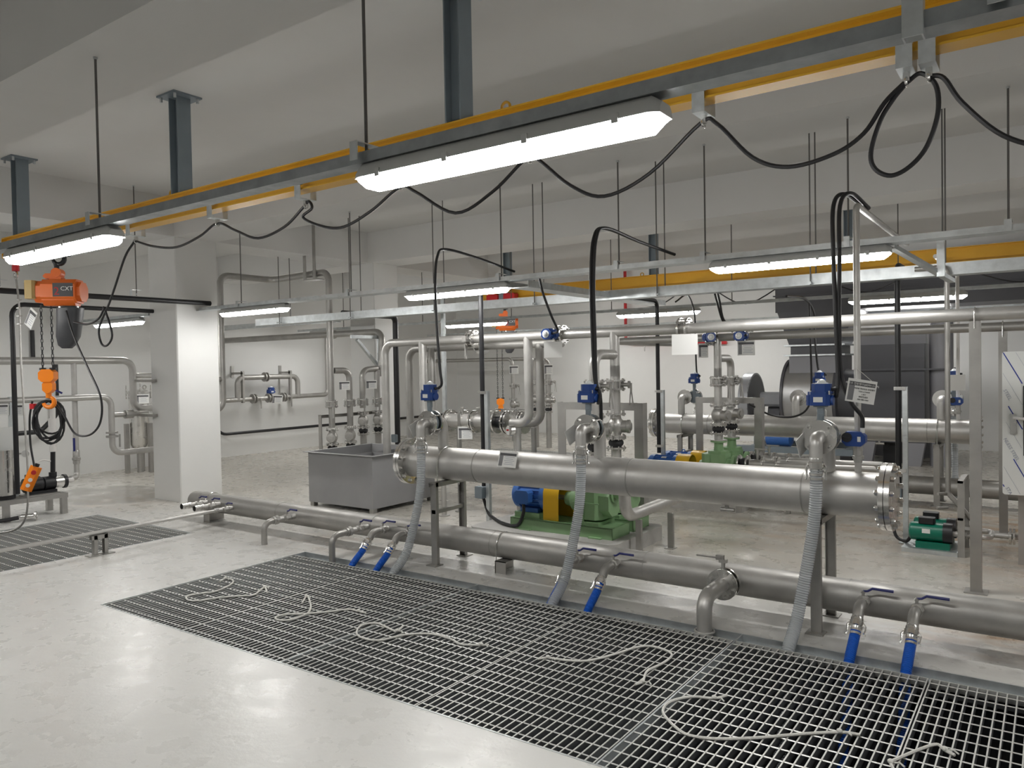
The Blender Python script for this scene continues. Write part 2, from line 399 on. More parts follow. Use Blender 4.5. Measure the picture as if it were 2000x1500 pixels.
ROPES = [
  [(-5.210,3.451), (-5.240,3.516), (-5.150,3.521), (-5.055,3.434), (-4.999,3.267), (-5.054,3.159), (-5.060,3.083), (-4.970,3.039), (-4.890,3.075), (-4.831,3.197), (-4.737,3.298), (-4.679,3.363), (-4.735,3.461), (-4.773,3.529), (-4.646,3.456)],
  [(-4.223,3.423), (-4.323,3.541), (-4.278,3.526), (-4.108,3.402), (-4.016,3.294), (-4.002,3.158), (-4.064,3.107), (-4.126,3.128), (-4.129,3.199), (-4.036,3.269), (-3.925,3.389), (-3.849,3.499), (-3.758,3.506), (-3.691,3.510)],
  [(-3.308,3.458), (-3.271,3.361), (-3.317,3.364), (-3.487,3.401), (-3.534,3.315), (-3.446,3.197), (-3.333,3.165), (-3.243,3.202), (-3.188,3.340), (-3.069,3.436), (-2.908,3.435), (-2.804,3.402), (-2.694,3.453), (-2.656,3.477)],
  [(-2.306,3.453), (-2.267,3.496), (-2.154,3.525), (-2.060,3.584), (-1.986,3.738), (-1.935,3.889), (-1.873,3.957), (-1.774,3.945), (-1.715,3.893), (-1.710,3.766), (-1.734,3.628), (-1.707,3.528), (-1.694,3.484), (-1.712,3.435)],
  [(-1.287,3.561), (-1.326,3.495), (-1.424,3.452), (-1.485,3.351), (-1.481,3.257), (-1.440,3.191), (-1.343,3.108), (-1.275,3.085), (-1.174,3.119), (-1.033,3.222), (-0.897,3.349), (-0.757,3.462), (-0.679,3.485)],
  [(-0.502,3.231), (-0.532,3.304), (-0.520,3.345), (-0.447,3.496), (-0.400,3.568), (-0.368,3.532), (-0.330,3.508)],
]

RL = ['white rope lying in an S beside the far tip of the grating', 'white rope with a narrow loop and tied ends near the first seam', 'white rope curling round a loop across the steel beam seam',
      'white rope bent like a hook in front of the drain elbow', 'long white rope swung in a wide arc on the nearest panels', 'short white rope end in the picture corner']
for pts, lb in zip(ROPES, RL):
    P = [V((x, y, .006)) for x, y in pts]
    th = TH('rope', lb, 'rope', P[0], 'ropes on the grating')
    th.p('cord', MB().sweep(spline(P, 5), .0065, 6), 'rope')
    for q in (P[1], P[-2]): 
        k = MB(); k.ball(q+V((0, 0, .006)), .013, n=8, sq=.8); k.sweep([q, q+V((.03, .012, .004)), q+V((.05, -.006, 0))], .004, 5); th.p('knot', k, 'rope')

# ---------------------------------------------------------------- light fittings
def b_lamp():
    th = TH('batten_light', '', 'lamp', (0, 0, 0), 'batten lights', local=True); L = 1.25; h = L/2
    def run(prof):
        m_ = MB(); vs = []; n = len(prof[0][1])
        for x, pr in prof: vs += [(x, y, z) for y, z in pr]
        fs = [(i*n+j, i*n+(j+1) % n, (i+1)*n+(j+1) % n, (i+1)*n+j) for i in range(len(prof)-1) for j in range(n)]
        fs += [tuple(range(n-1, -1, -1)), tuple((len(prof)-1)*n+j for j in range(n))]
        return m_.add(vs, fs)
    up_ = [(-.062, 0), (.062, 0), (.055, .03), (.035, .055), (-.035, .055), (-.055, .03)]
    up_s = [(-.045, 0), (.045, 0), (.04, .02), (.026, .035), (-.026, .035), (-.04, .02)]
    th.p('housing', run([(-h, up_s), (-h+.03, up_), (h-.03, up_), (h, up_s)]), 'lamp_grey')
    dn = [(-.058, 0), (.058, 0), (.054, -.022), (.034, -.040), (-.034, -.040), (-.054, -.022)]
    dn_s = [(-.036, 0), (.036, 0), (.032, -.006), (.02, -.012), (-.02, -.012), (-.032, -.006)]
    th.p('diffuser', run([(-h+.004, dn_s), (-h+.05, dn), (h-.05, dn), (h-.004, dn_s)]), 'lens', label='glowing white diffuser')
    clip = mesh('clip', MB().box((0, 0, 0), (.022, .008, .03)), 'lamp_grey')
    for sx in (-.5, -.17, .17, .5):
        for sy in (-1, 1): th.inst('clip', clip, M.Translation((sx*.98, sy*.061, .004)))
    return th
lamp = Proto(b_lamp)
LZ = 2.325
ROWS = [(2.1, [(-10.9, 'added unseen batten light on the near channel far past the hoist'), (-7.75, 'added unseen batten light on the near channel past the hoist'), (-4.63, 'batten light at the monorail end above the orange hoist'), (-1.545, 'large batten light nearest the camera under the grey channel'), (1.6, 'added unseen batten light on the near channel past the picture edge')]),  # unseen lamps past hoist and picture edge added to brighten column and room
        (5.68, [(-10.85, 'small batten light beside the shaded face of the white column'), (-7.76, 'batten light directly past the white column over the wall piping'), (-4.66, 'batten light above the black conduit and overhead pipe flange'), (-1.515, 'long batten light in front of the second yellow monorail'), (1.65, 'batten light on the middle channel past the picture edge')]),
        (10.03, [(-11.3, 'distant batten light hidden by the column'), (-7.82, 'distant batten light beside the second orange hoist'), (-4.57, 'distant batten light above the red fire pipe'), (-1.42, 'distant batten light in front of the dark duct'), (1.75, 'distant batten light past the picture edge')]),
        (13.9, [(-8.2, 'added remote batten light by the back corner'), (-5.1, 'added remote batten light behind the overhead flange'), (-1.95, 'remote batten light glimpsed between the overhead pipes')])]  # back corner and flange lamps added to brighten the back wall
for y, ls in ROWS:
    for x, lb in ls: lamp.put((x, y, LZ), lb, 'batten lights')
# carrier channels
one('light_channel', 'grey steel channel nearest the camera carrying the large batten light', 'channel', MB().chan((-12.3, 2.09, LZ+.056), (4, 2.09, LZ+.056), .075, .042, .004, (0, 1, 0), (0, 0, 1)), 'galv_dark')
one('light_channel', 'galvanised channel across the middle carrying a row of batten lights', 'channel', MB().chan((-12.3, 5.70, LZ+.056), (4, 5.70, LZ+.056), .11, .045, .004, (0, 1, 0), (0, 0, 1)).bb(-12.3, 4, 5.61, 5.65, LZ+.056, LZ+.06), 'galv')
one('light_channel', 'slim bright channel carrying the distant batten lights', 'channel', MB().chan((-12.3, 10.05, LZ+.056), (4, 10.05, LZ+.056), .06, .04, .004, (0, 1, 0), (0, 0, 1)), 'galv')
one('light_channel', 'slim remote channel by the back wall', 'channel', MB().chan((-12.3, 13.9, LZ+.056), (4, 13.9, LZ+.056), .06, .04, .004, (0, 1, 0), (0, 0, 1)), 'galv')
one('cable_tray', 'deep grey cable tray behind the middle row of lights', 'cable tray', MB().chan((-9.9, 7.35, 2.30), (4, 7.35, 2.30), .16, .1, .003, (0, 1, 0), (0, 0, 1)), 'galv')
one('cable_tray', 'broad cross channel joining the light channel to the cable tray', 'cable tray', MB().chan((-3.95, 5.72, 2.32), (-3.95, 8.7, 2.32), .2, .06, .004, (1, 0, 0), (0, 0, 1)), 'galv')
one('bracket', 'slanted galvanised brace below the middle light channel', 'bracket', MB().chan((-.9, 5.75, 2.36), (-.62, 6.55, 2.17), .045, .03, .003, (1, 0, 0), (0, 0, 1)).bb(-.69, -.64, 6.3, 6.35, 2.2, 2.5), 'galv')
# hanger rods
def rod(x, y, z0, z1, label):
    th = TH('hanger_rod', label, 'rod', (x, y, z0), 'ceiling hanger rods')
    th.p('threaded_rod', MB().cyl((x, y, z0), (x, y, z1), .0065, n=7), 'rod_steel')
    th.p('nut', MB().cyl((x, y, z0+.01), (x, y, z0+.025), .013, n=6).cyl((x, y, z1-.012), (x, y, z1), .012, n=6), 'galv')
    th.p('clip', MB().bb(x-.02, x+.02, y-.065, y+.065, z0+.066 if y < 7 else z0+.02, z0+.07 if y < 7 else z0+.024).bb(x-.02, x+.02, y-.068, y-.064, z0+.0, z0+.07 if y < 7 else z0+.024), 'galv')
for x, d in ((-4.15, 'at the near end of the hoist light'), (-2.14, 'beside the large near light'), (-.1, 'by the bunched cable loop'), (2., 'past the picture edge')): rod(x, 2.09, 2.388, ZB, 'threaded rod holding the near light channel '+d)
for x, d in ((-10., 'in front of the column'), (-8.02, 'past the column'), (-6.11, 'over the wall piping'), (-4.13, 'at the middle light'), (-2.19, 'below the festoon clamp'), (-.23, 'near the picture edge'), (1.7, 'past the picture edge'), (-2.93, 'rising behind the large light'), (-1.16, 'beside the twin black cables')):
    rod(x, 5.7, 2.388, ZB, 'threaded rod holding the middle light channel '+d)
k = 0
for x in (-9.3, -7.8, -6.3, -4.8, -3.3, -1.8, -.75, .3):
    for dy, nm in ((-.1, 'near side'), (.1, 'far side')):
        k += 1; rod(x, 7.35+dy, 2.30, ZS, 'threaded rod holding the cable tray on its %s, rod pair %s' % (nm, ('first', 'second', 'third', 'fourth', 'fifth', 'sixth', 'seventh', 'eighth')[(k-1)//2]+' from the column'))
for i, x in enumerate((-11., -9., -7.1, -5.3, -3.5, -1.5, .4)): rod(x, 10.05, 2.38, ZS, 'thin distant rod holding the slim light channel, %s from the left wall' % ('first', 'second', 'third', 'fourth', 'fifth', 'sixth', 'seventh')[i])
one('strut_hanger', 'short steel strut dropping in front of the near channel beside the cable clamps', 'strut', MB().chan((-.27, 2.03, 2.36), (-.27, 2.03, ZB), .045, .04, .004, (1, 0, 0), (0, 1, 0)), 'galv')

# ---------------------------------------------------------------- yellow monorails
def monorail(y, x0, x1, posts, eyes, d):
    th = TH('monorail_beam', 'yellow steel hoist monorail '+d, 'beam', (x0, y, 2.8))
    th.p('runway_beam', MB().hsec((x0, y, 2.908), (x1, y, 2.908), .105, .19, .010, (0, 1, 0), (0, 0, 1)), 'yellow')
    th.p('end_plate', MB().bb(x0-.01, x0, y-.052, y+.052, 2.80, 3.0), 'yellow')
    for x in posts:
        po = th.p('hanger_post', MB().hsec((x, y, 3.003), (x, y, ZS-.012), .115, .115, .009, (0, 1, 0), (1, 0, 0)), 'steel_grey', label='grey steel post')
        th.p('top_plate', MB().bb(x-.12, x+.12, y-.12, y+.12, ZS-.014, ZS), 'steel_grey', parent=po)
        bt = MB()
        for sx in (-1, 1):
            for sy in (-1, 1): bt.cyl((x+sx*.095, y+sy*.095, ZS-.05), (x+sx*.095, y+sy*.095, ZS-.01), .012, n=6)
        th.p('anchor_bolts', bt, 'galv', parent=po)
    for x in eyes: th.p('lifting_eye', MB().ring((x, y, 3.025), (0, 1, 0), .028, .008, 14, 6), 'yellow')
    return th
monorail(3.45, -8.72, 4.5, [-8.39, -5.58, -2.78, .02], [-5.72, -2.45, .4], 'with a festoon cable, running across the top')
monorail(11.09, -8.5, 4.5, [-7.9, -5.1, -2.25, .55], [-5.3, -2.2], 'far behind the middle row of lights')
# festoon trolleys and cable
def b_trolley():
    th = TH('festoon_trolley', '', 'trolley', (0, 0, 0), 'festoon trolleys', local=True)
    b = MB().bb(-.03, .03, -.07, -.066, -.06, .045).bb(-.03, .03, .066, .07, -.06, .045).bb(-.03, .03, -.07, .07, -.064, -.06)
    b.bb(-.03, .03, -.07, -.045, .03, .034).bb(-.03, .03, .045, .07, .03, .034)
    th.p('frame', b, 'galv'); th.p('cable_clamp', MB().bb(-.012, .012, -.012, .012, -.10, -.062).ring((0, 0, -.10), (1, 0, 0), .016, .006, 12, 6), 'stainless_pol'); return th
tro = Proto(b_trolley)
TX = [(-6.27, 'nearest the hoist'), (-5.12, 'with a plain cable bend'), (-4.12, 'with a small cable twist'), (-3.25, 'hidden behind the large light'), (-2.30, 'under the middle of the large light'), (-1.325, 'with a cable clamp past the large light'), (-.48, 'the first of the bunched pair'), (-.40, 'the second of the bunched pair'), (.7, 'past the picture edge')]
for x, d in TX: tro.put((x, 3.45, 2.815), 'galvanised festoon trolley '+d, 'festoon trolleys')
CP = [(-6.30, 2.72), (-6.0, 2.64), (-5.67, 2.60), (-5.35, 2.65), (-5.12, 2.72), (-4.9, 2.64), (-4.64, 2.555), (-4.35, 2.60), (-4.16, 2.70), (-4.09, 2.74), (-4.06, 2.69), (-4.15, 2.64), (-3.95, 2.555), (-3.75, 2.53), (-3.5, 2.60), (-3.25, 2.71), (-3.12, 2.66), (-2.82, 2.497), (-2.55, 2.58), (-2.33, 2.72), (-2.25, 2.71), (-2.05, 2.54), (-1.85, 2.455), (-1.6, 2.53), (-1.34, 2.72), (-1.26, 2.70), (-1.1, 2.52), (-.944, 2.453), (-.76, 2.475), (-.64, 2.54), (-.56, 2.65), (-.48, 2.72)]
cb = MB().sweep(spline([(x, 3.45, z) for x, z in CP], 6), .0095, 8)
cb.sweep(spline([(x, 3.46, z) for x, z in [(-.48, 2.715), (-.53, 2.66), (-.58, 2.58), (-.615, 2.46), (-.60, 2.39), (-.54, 2.353), (-.47, 2.38), (-.41, 2.45), (-.372, 2.57), (-.378, 2.68), (-.43, 2.74), (-.48, 2.715)]], 6), .0095, 8)
cb.sweep(spline([(x, 3.45, z) for x, z in [(-.40, 2.72), (-.35, 2.70), (-.287, 2.59), (-.154, 2.44), (0, 2.37), (.2, 2.36), (.45, 2.5), (.7, 2.71)]], 6), .0095, 8)
one('festoon_cable', 'black festoon cable sagging in loops from the near monorail', 'cable', cb, 'black')
# ================================================================ piping
MIR = 14.54          # the second pipe set mirrors the first across y = MIR/2
def flange(mb, c, ax, R, t, n=28): c = V(c); ax = V(ax).normalized(); return mb.cyl(c-ax*t/2, c+ax*t/2, R, n=n)
HX0, HX1, HY, HZ, HR = -4.52, -.80, 4.88, .81, .1335
def header(y, s, d, dx=0.):
    # long drum header on legs; s = side of the take-offs
    y0 = y
    th = TH('pipe_header', 'thick stainless pipe header '+d, 'pipe', ((HX0+HX1)/2+dx, y0, .6))
    a, b = HX0+dx, HX1+dx
    th.p('drum', MB().cyl((a, y0, HZ), (b, y0, HZ), HR, n=36), 'stainless')
    for x in (a+.75, a+2.1, b-.45): th.p('weld_bead', MB().cyl((x-.004, y0, HZ), (x+.004, y0, HZ), HR+.0025, n=36), 'stainless_dull')
    bolt = mesh('bolt', MB().cyl((-.052, 0, 0), (.052, 0, 0), .009, n=8).cyl((-.048, 0, 0), (-.030, 0, 0), .017, n=6).cyl((.030, 0, 0), (.048, 0, 0), .017, n=6), 'stainless_pol')
    for x, sg in ((a, -1), (b, 1)):
        f1 = th.p('end_flange', flange(MB(), (x-sg*.001, y0, HZ), (1, 0, 0), .196, .026, 40), 'stainless_pol')
        th.p('gasket', flange(MB(), (x+sg*.014, y0, HZ), (1, 0, 0), .188, .004, 40), 'black', parent=f1)
        th.p('blind_flange', flange(MB(), (x+sg*.030, y0, HZ), (1, 0, 0), .196, .028, 40), 'stainless_pol')
        for i in range(12):
            q = 2*PI*(i+.5)/12
            th.inst('bolt', bolt, M.Translation((x+sg*.015, y0+.168*math.cos(q), HZ+.168*math.sin(q))), f1)
    for x in (-4.17+dx, -2.685+dx, -1.122+dx):
        th.p('takeoff_pipe', MB().pipe([(x, y0, HZ+.1), (x, y0, 1.16), (x, y0+s*.11, 1.16)], .044, fil=.075, n=16), 'stainless')
        th.p('takeoff_flange', flange(MB(), (x, y0+s*.118, 1.16), (0, 1, 0), .1, .016), 'stainless_pol')
    th.p('drain_nipple', MB().cyl((-1.75+dx, y0, HZ-.17), (-1.75+dx, y0, HZ-.12), .013, n=10).cyl((-1.79+dx, y0, HZ-.165), (-1.70+dx, y0, HZ-.165), .014, n=10), 'stainless_dull')
    return th
header(HY, -1, 'standing over the floor manifold, closest to the grating')
header(MIR-HY, 1, 'in the second row, in front of the fan', .1)
def stand(x, y, ztop, hw, label, group, d=.06, brace=True, z0=0.):
    th = TH('pipe_stand', label, 'stand', (x, y, z0), group)
    for sy in (-1, 1):
        yy = y+sy*hw
        lg = th.p('leg', MB().chan((x, yy, z0+.004), (x, yy, ztop), d, .03, .005, (1, 0, 0), (0, -sy, 0)), 'stainless_dull')
        th.p('foot_plate', MB().bb(x-.05, x+.05, yy-.05, yy+.05, z0, z0+.008), 'stainless_dull', parent=lg)
    th.p('cross_bar', MB().chan((x, y-hw-.02, ztop), (x, y+hw+.02, ztop), d, .035, .005, (1, 0, 0), (0, 0, -1)), 'stainless_dull')
    if brace: th.p('brace', MB().bb(x-.02, x+.02, y-hw, y+hw, z0+.42, z0+.45), 'stainless_dull')
    return th
SG = 'stands under the pipe headers'
for y, nm, dx in ((HY, 'near header', 0), (MIR-HY, 'second header', .1)):
    for x, e_ in ((-4.12, 'by the grey tank end'), (-1.15, 'by the bolted end flange')):
        stand(x+dx, y, HZ-HR-.002, .195, 'stainless channel legged stand under the %s %s' % (nm, e_), SG, brace=x < -3)
        one('pipe_clamp', 'thin U-bolt strap round the %s %s' % (nm, e_), 'clamp', MB().sweep([V((x+dx, y-HR-.006, HZ-HR-.06))]+[V((x+dx, y-(HR+.006)*math.cos(q), HZ+(HR+.006)*math.sin(q))) for q in [PI*i/16 for i in range(17)]]+[V((x+dx, y+HR+.006, HZ-HR-.06))], .005, 6), 'stainless_pol', 'header straps')

# ---------------------------------------------------------------- floor manifold
MZ, MR = .195, .1
def manifold(y, x0, x1, d):
    th = TH('floor_manifold', 'long stainless pipe manifold low over the floor '+d, 'pipe', ((x0+x1)/2, y, .09))
    th.p('drum', MB().lathe((x0, y, MZ), (1, 0, 0), [(0, .03), (.02, .07), (.06, .095), (.1, MR), (x1-x0, MR)], 32), 'stainless_dull')
    for x in [x0+.25+1.32*i for i in range(int((x1-x0)/1.32))]: th.p('weld_bead', MB().cyl((x-.004, y, MZ), (x+.004, y, MZ), MR+.002, n=32), 'stainless_dull')
    return th
manifold(4.88, -7.85, 2.5, 'feeding the blue suction hoses')
manifold(MIR-4.88, -4.3, 2.5, 'in the second row behind the cabinet')
for y, nm in ((4.88, 'blue hose manifold'), (MIR-4.88, 'second manifold')):
    for x, e_ in ((-7.45, 'at its capped end'), (-3.56, 'by the tall clear hose'), (1.4, 'past the picture edge')):
        if y > 6 and x < -5: continue
        th = TH('pipe_saddle', 'folded plate saddle under the %s %s' % (nm, e_), 'stand', (x, y, 0), 'saddles under the manifolds')
        th.p('plate', MB().bb(x-.004, x+.004, y-.12, y+.12, 0, MZ-MR+.0).bb(x-.004, x+.1, y-.12, y-.114, 0, MZ-MR).bb(x-.004, x+.1, y-.12, y+.12, MZ-MR-.006, MZ-MR), 'stainless_dull')
        th.p('strap', MB().sweep([V((x, y-MR-.006, MZ-MR-.02))]+[V((x, y-(MR+.005)*math.cos(q), MZ+(MR+.005)*math.sin(q))) for q in [PI*i/14 for i in range(15)]]+[V((x, y+MR+.006, MZ-MR-.02))], .004, 6), 'stainless_pol')
# ball valves on the manifold, axis -Y, local origin on the drum surface
def b_bv():
    th = TH('ball_valve', '', 'valve', (0, 0, 0), 'ball valves on the floor manifold', local=True)
    th.p('nipple', MB().cyl((0, .03, 0), (0, -.05, 0), .026, n=16).cyl((0, -.14, 0), (0, -.20, 0), .026, n=16), 'stainless')
    th.p('body', MB().lathe((0, -.045, 0), (0, -1, 0), [(0, .031), (.018, .031), (.02, .027), (.03, .036), (.065, .036), (.075, .027), (.077, .031), (.1, .031)], 8), 'cast')
    st = th.p('stem', MB().cyl((0, -.095, .03), (0, -.095, .066), .008, n=8).box((0, -.095, .056), (.022, .022, .008)), 'cast')
    th.p('lever', MB().sweep([V((0, -.095, .062)), V((.025, -.095, .066)), V((.05, -.098, .084)), V((.16, -.11, .086))], [.007, .007, .008, .009], 6), 'blue_lever', label='dark blue lever')
    return th
bv = Proto(b_bv)
BG = 'ball valves on the floor manifold'
def b_cam():
    th = TH('camlock_coupling', '', 'coupling', (0, 0, 0), 'camlock couplings', local=True)   # origin at the top, axis -Z
    th.p('sleeve', MB().lathe((0, 0, 0), (0, 0, -1), [(0, .029), (.012, .033), (.03, .033), (.034, .037), (.065, .037), (.07, .03), (.085, .028)], 18), 'stainless_pol')
    for sx in (-1, 1): th.p('cam_arm', MB().sweep([V((sx*.036, 0, -.045)), V((sx*.046, 0, -.06)), V((sx*.043, 0, -.11)), V((sx*.05, 0, -.125))], [.007, .007, .005, .006], 6), 'stainless_pol')
    return th
cam_ = Proto(b_cam)
def ribhose(path, r, rib=.011, amp=.07, n=12):
    P = resample(spline(path, 10), rib/2); return MB().sweep(P, [r*(1+amp*(1 if i % 2 else -1)) for i in range(len(P))], n)
ys = 4.88-MR
for x, d in ((-7.43, 'with an open end at the capped tip, farthest one'), (-7.2, 'with an open end, second from the capped tip')):
    bv.put((x, ys+.01, MZ+.015), 'ball valve '+d, BG)
    one('hose_adaptor', 'short open stainless hose adaptor, '+d.split(',')[-1].strip(), 'coupling', MB().lathe((x, ys-.185, MZ+.015), (0, -1, 0), [(0, .033), (.03, .033), (.032, .028), (.05, .028), (.052, .032), (.1, .032), (.1, .026), (.02, .025)], 18, caps=False), 'stainless_pol', 'open hose adaptors')
bv.put((-6.97, ys+.01, MZ-.0), 'small ball valve feeding the thin pipe along the floor', BG, scale=(.8, .9, .8))
th = TH('thin_pipe', 'thin grey pipe running just above the floor past the grating', 'pipe', (-6.95, 3.4, .2))
th.p('tube', MB().cyl((-6.97, ys-.14, MZ), (-6.93, 1.2, MZ), .0165, n=12), 'stainless'); th.p('coupling', MB().cyl((-6.97, ys-.17, MZ), (-6.968, ys-.21, MZ), .024, n=8), 'stainless_pol')
stand(-6.94, 3.41, MZ-.018, .06, 'little bracket holding the thin pipe over the grating edge', None, d=.05, brace=False)
for x, d, yd in ((-5.98, 'into the bare floor', 4.43), (-4.99, 'into the pit edge', 4.372)):
    bv.put((x, ys+.01, MZ+.01), 'ball valve with a union on the elbow going '+d, BG)
    th = TH('drain_elbow', 'steel elbow pipe dropping from the manifold '+d, 'pipe', (x, yd, 0)); z1 = 0. if yd > 4.4 else -.6
    th.p('tube', MB().pipe([(x, ys-.18, MZ+.01), (x, yd, MZ+.005), (x, yd, z1)], .0275, fil=.075), 'stainless_dull')
    th.p('union', MB().cyl((x, ys-.195, MZ+.01), (x, ys-.225, MZ+.01), .042, n=8).cyl((x, ys-.225, MZ+.01), (x, ys-.25, MZ+.01), .035, n=16), 'cast')
BH = [(-4.745, 'first of the pair beside the grating corner'), (-4.46, 'second of the pair beside the grating corner'), (-2.80, 'behind the middle clear hose'), (-2.51, 'standing alone past the middle clear hose'), (-.90, 'first of the pair nearest the camera'), (-.625, 'last one, nearest the camera')]
for x, d in BH:
    bv.put((x, ys+.02, MZ+.02), 'ball valve over a blue hose, '+d, BG, scale=(1, .72, 1))
    yd = 4.53
    one('elbow', 'elbow above the blue hose, '+d, 'pipe', MB().pipe([(x, ys-.10, MZ+.02), (x, 4.615, MZ+.02), (x, 4.565, MZ-.035)], .03, fil=.07), 'stainless_dull', 'hose elbows')
    cam_.put((x, 4.572, MZ-.024), 'camlock on the blue hose, '+d, 'camlock couplings', rot=(-.72, 0, random.uniform(-.2, .2)), scale=(1, 1, .85))
    th = TH('suction_hose', 'ribbed blue suction hose, '+d, 'hose', (x, 4.37, -.8), 'blue suction hoses')
    hp = [(x, 4.535, MZ-.068), (x, 4.49, MZ-.110), (x-.004, 4.372, -.012), (x-.006, 4.345, -.08), (x-.02, 4.30, -.45), (x-.06, 3.9, -1.1), (x-.1, 3.4, -1.35)]
    th.p('corrugated_tube', ribhose(hp, .0265), 'blue_hose')
    cl = MB()
    for q in (0.12, .3): 
        c = V(hp[0]).lerp(V(hp[1]), q*2+.1); cl.cyl(c+V((0, .004, .005)), c-V((0, .004, .005)), .0295, n=16)
    th.p('hose_clamp', cl, 'stainless_pol')
# flanged drain elbow
x = -1.715
th = TH('flanged_drain', 'stout flanged elbow dropping from the manifold into the pit edge', 'pipe', (x, 4.37, 0))
th.p('branch', MB().cyl((x, ys+.03, MZ+.01), (x, ys-.05, MZ+.01), .044), 'stainless')
th.p('elbow_pipe', MB().pipe([(x, ys-.1, MZ+.01), (x, 4.375, MZ+.005), (x, 4.375, -.6)], .046, fil=.09), 'stainless')
for dy in (-.05, -.10): th.p('flange', flange(MB(), (x, ys+dy, MZ+.01), (0, 1, 0), .098, .016), 'stainless_pol')
bolt = mesh('bolt', MB().cyl((0, -.05, 0), (0, .05, 0), .007, n=8).cyl((0, -.05, 0), (0, -.034, 0), .013, n=6), 'stainless_pol')
for i in range(8): th.inst('bolt', bolt, M.Translation((x+.078*math.cos(2*PI*(i+.5)/8), ys-.075, MZ+.01+.078*math.sin(2*PI*(i+.5)/8))))
th.p('wafer_body', MB().cyl((x, ys-.058, MZ+.01), (x, ys-.092, MZ+.01), .062), 'black')
th.p('valve_neck', MB().cyl((x, ys-.075, MZ+.06), (x, ys-.075, MZ+.165), .013).box((x, ys-.075, MZ+.155), (.05, .03, .02)), 'cast')
th.p('lever', MB().box((x-.02, ys-.075, MZ+.175), (.05, .026, .03)).box((x-.09, ys-.085, MZ+.175), (.16, .018, .01)), 'stainless_dull')
th.p('floor_collar', MB().ring((x, 4.375, .0), (0, 0, 1), .055, .008), 'concrete')

# ---------------------------------------------------------------- generic valves (local pipe axis Z)
def b_bfly():
    th = TH('butterfly_valve', '', 'valve', (0, 0, 0), 'lever butterfly valves', local=True)
    for z in (-.038, .038): th.p('flange', flange(MB(), (0, 0, z), (0, 0, 1), .092, .016), 'stainless_pol')
    th.p('wafer_body', MB().cyl((0, 0, -.03), (0, 0, .03), .06, n=20), 'cast')
    th.p('stud_bolts', hexbolts(MB(), (0, 0, 0), (0, 0, 1), .077, 8, .0065, .012, .092), 'stainless_pol', kind='stuff')
    nk = th.p('valve_neck', MB().cyl((.055, 0, 0), (.135, 0, 0), .018, n=12).cyl((.118, 0, 0), (.138, 0, 0), .034, n=14), 'cast')
    th.p('lever', MB().box((.145, 0, -.02), (.014, .028, .07)).box((.155, .0, -.12), (.008, .022, .16), M.Rotation(-.12, 3, 'Y')).box((.135, .0, -.12), (.006, .018, .13), M.Rotation(.08, 3, 'Y')), 'stainless_dull')
    return th
bfly = Proto(b_bfly); BF = 'lever butterfly valves'
def b_check():
    th = TH('check_valve', '', 'valve', (0, 0, 0), 'ball check valves', local=True)
    th.p('ball_body', MB().lathe((0, 0, 0), (0, 0, 1), [(-.085, .048), (-.07, .05), (-.055, .062), (-.03, .074), (0, .078), (.03, .074), (.055, .062), (.07, .05), (.1, .048)], 24), 'cast')
    th.p('side_chamber', MB().lathe((.03, 0, -.005), (1, 0, 0), [(0, .058), (.075, .056), (.078, .062), (.1, .062), (.103, .035), (.115, .035)], 20), 'cast')
    for z in (-.092, .108): th.p('flange', flange(MB(), (0, 0, z), (0, 0, 1), .092, .016), 'stainless_pol')
    th.p('flange_bolts', hexbolts(hexbolts(MB(), (0, 0, .114), (0, 0, 1), .077, 8, .0065, .01, .03), (0, 0, -.1), (0, 0, 1), .077, 8, .0065, .01, .03), 'stainless_pol', kind='stuff')
    return th
chk = Proto(b_check); CK = 'ball check valves'
def b_joint():
    th = TH('rubber_joint', '', 'joint', (0, 0, 0), 'rubber expansion joints', local=True)
    th.p('bellows', MB().lathe((0, 0, 0), (0, 0, 1), [(-.04, .05), (-.03, .055), (-.015, .067), (0, .07), (.015, .067), (.03, .055), (.04, .05)], 20), 'rubber')
    for z in (-.045, .045): th.p('flange', flange(MB(), (0, 0, z), (0, 0, 1), .092, .016), 'stainless_pol')
    th.p('flange_bolts', hexbolts(hexbolts(MB(), (0, 0, .05), (0, 0, 1), .077, 8, .0065, .008, .03), (0, 0, -.05), (0, 0, 1), .077, 8, .0065, .008, .03), 'stainless_pol', kind='stuff')
    return th
jnt = Proto(b_joint); RJ = 'rubber expansion joints'
def b_act():
    # quarter-turn electric actuator, origin at the bottom of its bracket, front towards -Y
    th = TH('valve_actuator', '', 'actuator', (0, 0, 0), 'blue valve actuators', local=True)
    th.p('bracket', MB().bb(-.018, .018, -.014, .014, -.005, .05).bb(-.035, .035, -.03, .03, .045, .055), 'steel_grey')
    bd = th.p('gear_case', MB().cbox((-.004, 0, .095), (.125, .1, .08), .02).cbox((-.058, 0, .085), (.035, .085, .06), .02).cyl((.06, 0, .085), (.072, 0, .085), .03), 'blue_act')
    th.p('cover', MB().cbox((.006, 0, .157), (.105, .095, .05), .025).cbox((.006, 0, .131), (.12, .105, .008), .025), 'blue_act')
    dm = th.p('position_dome', MB().lathe((.006, 0, .182), (0, 0, 1), [(0, .036), (.006, .036), (.008, .026), (.022, .018), (.028, .004)], 16), 'glass')
    th.p('pointer', MB().bb(-.012, .024, -.006, .006, .188, .203), 'black', parent=dm)
    th.p('name_plate', MB().bb(-.03, .022, -.0515, -.05, .075, .105), 'paper')
    th.p('cable_gland', MB().cyl((.05, 0, .15), (.085, .01, .15), .011, n=10), 'black')
    sc_ = MB()
    for sx in (-1, 1):
        for sy in (-1, 1): sc_.cyl((.006+sx*.052, sy*.045, .12), (.006+sx*.052, sy*.045, .142), .005, n=6)
    th.p('screws', sc_, 'stainless_pol'); return th
act = Proto(b_act); AG = 'blue valve actuators'
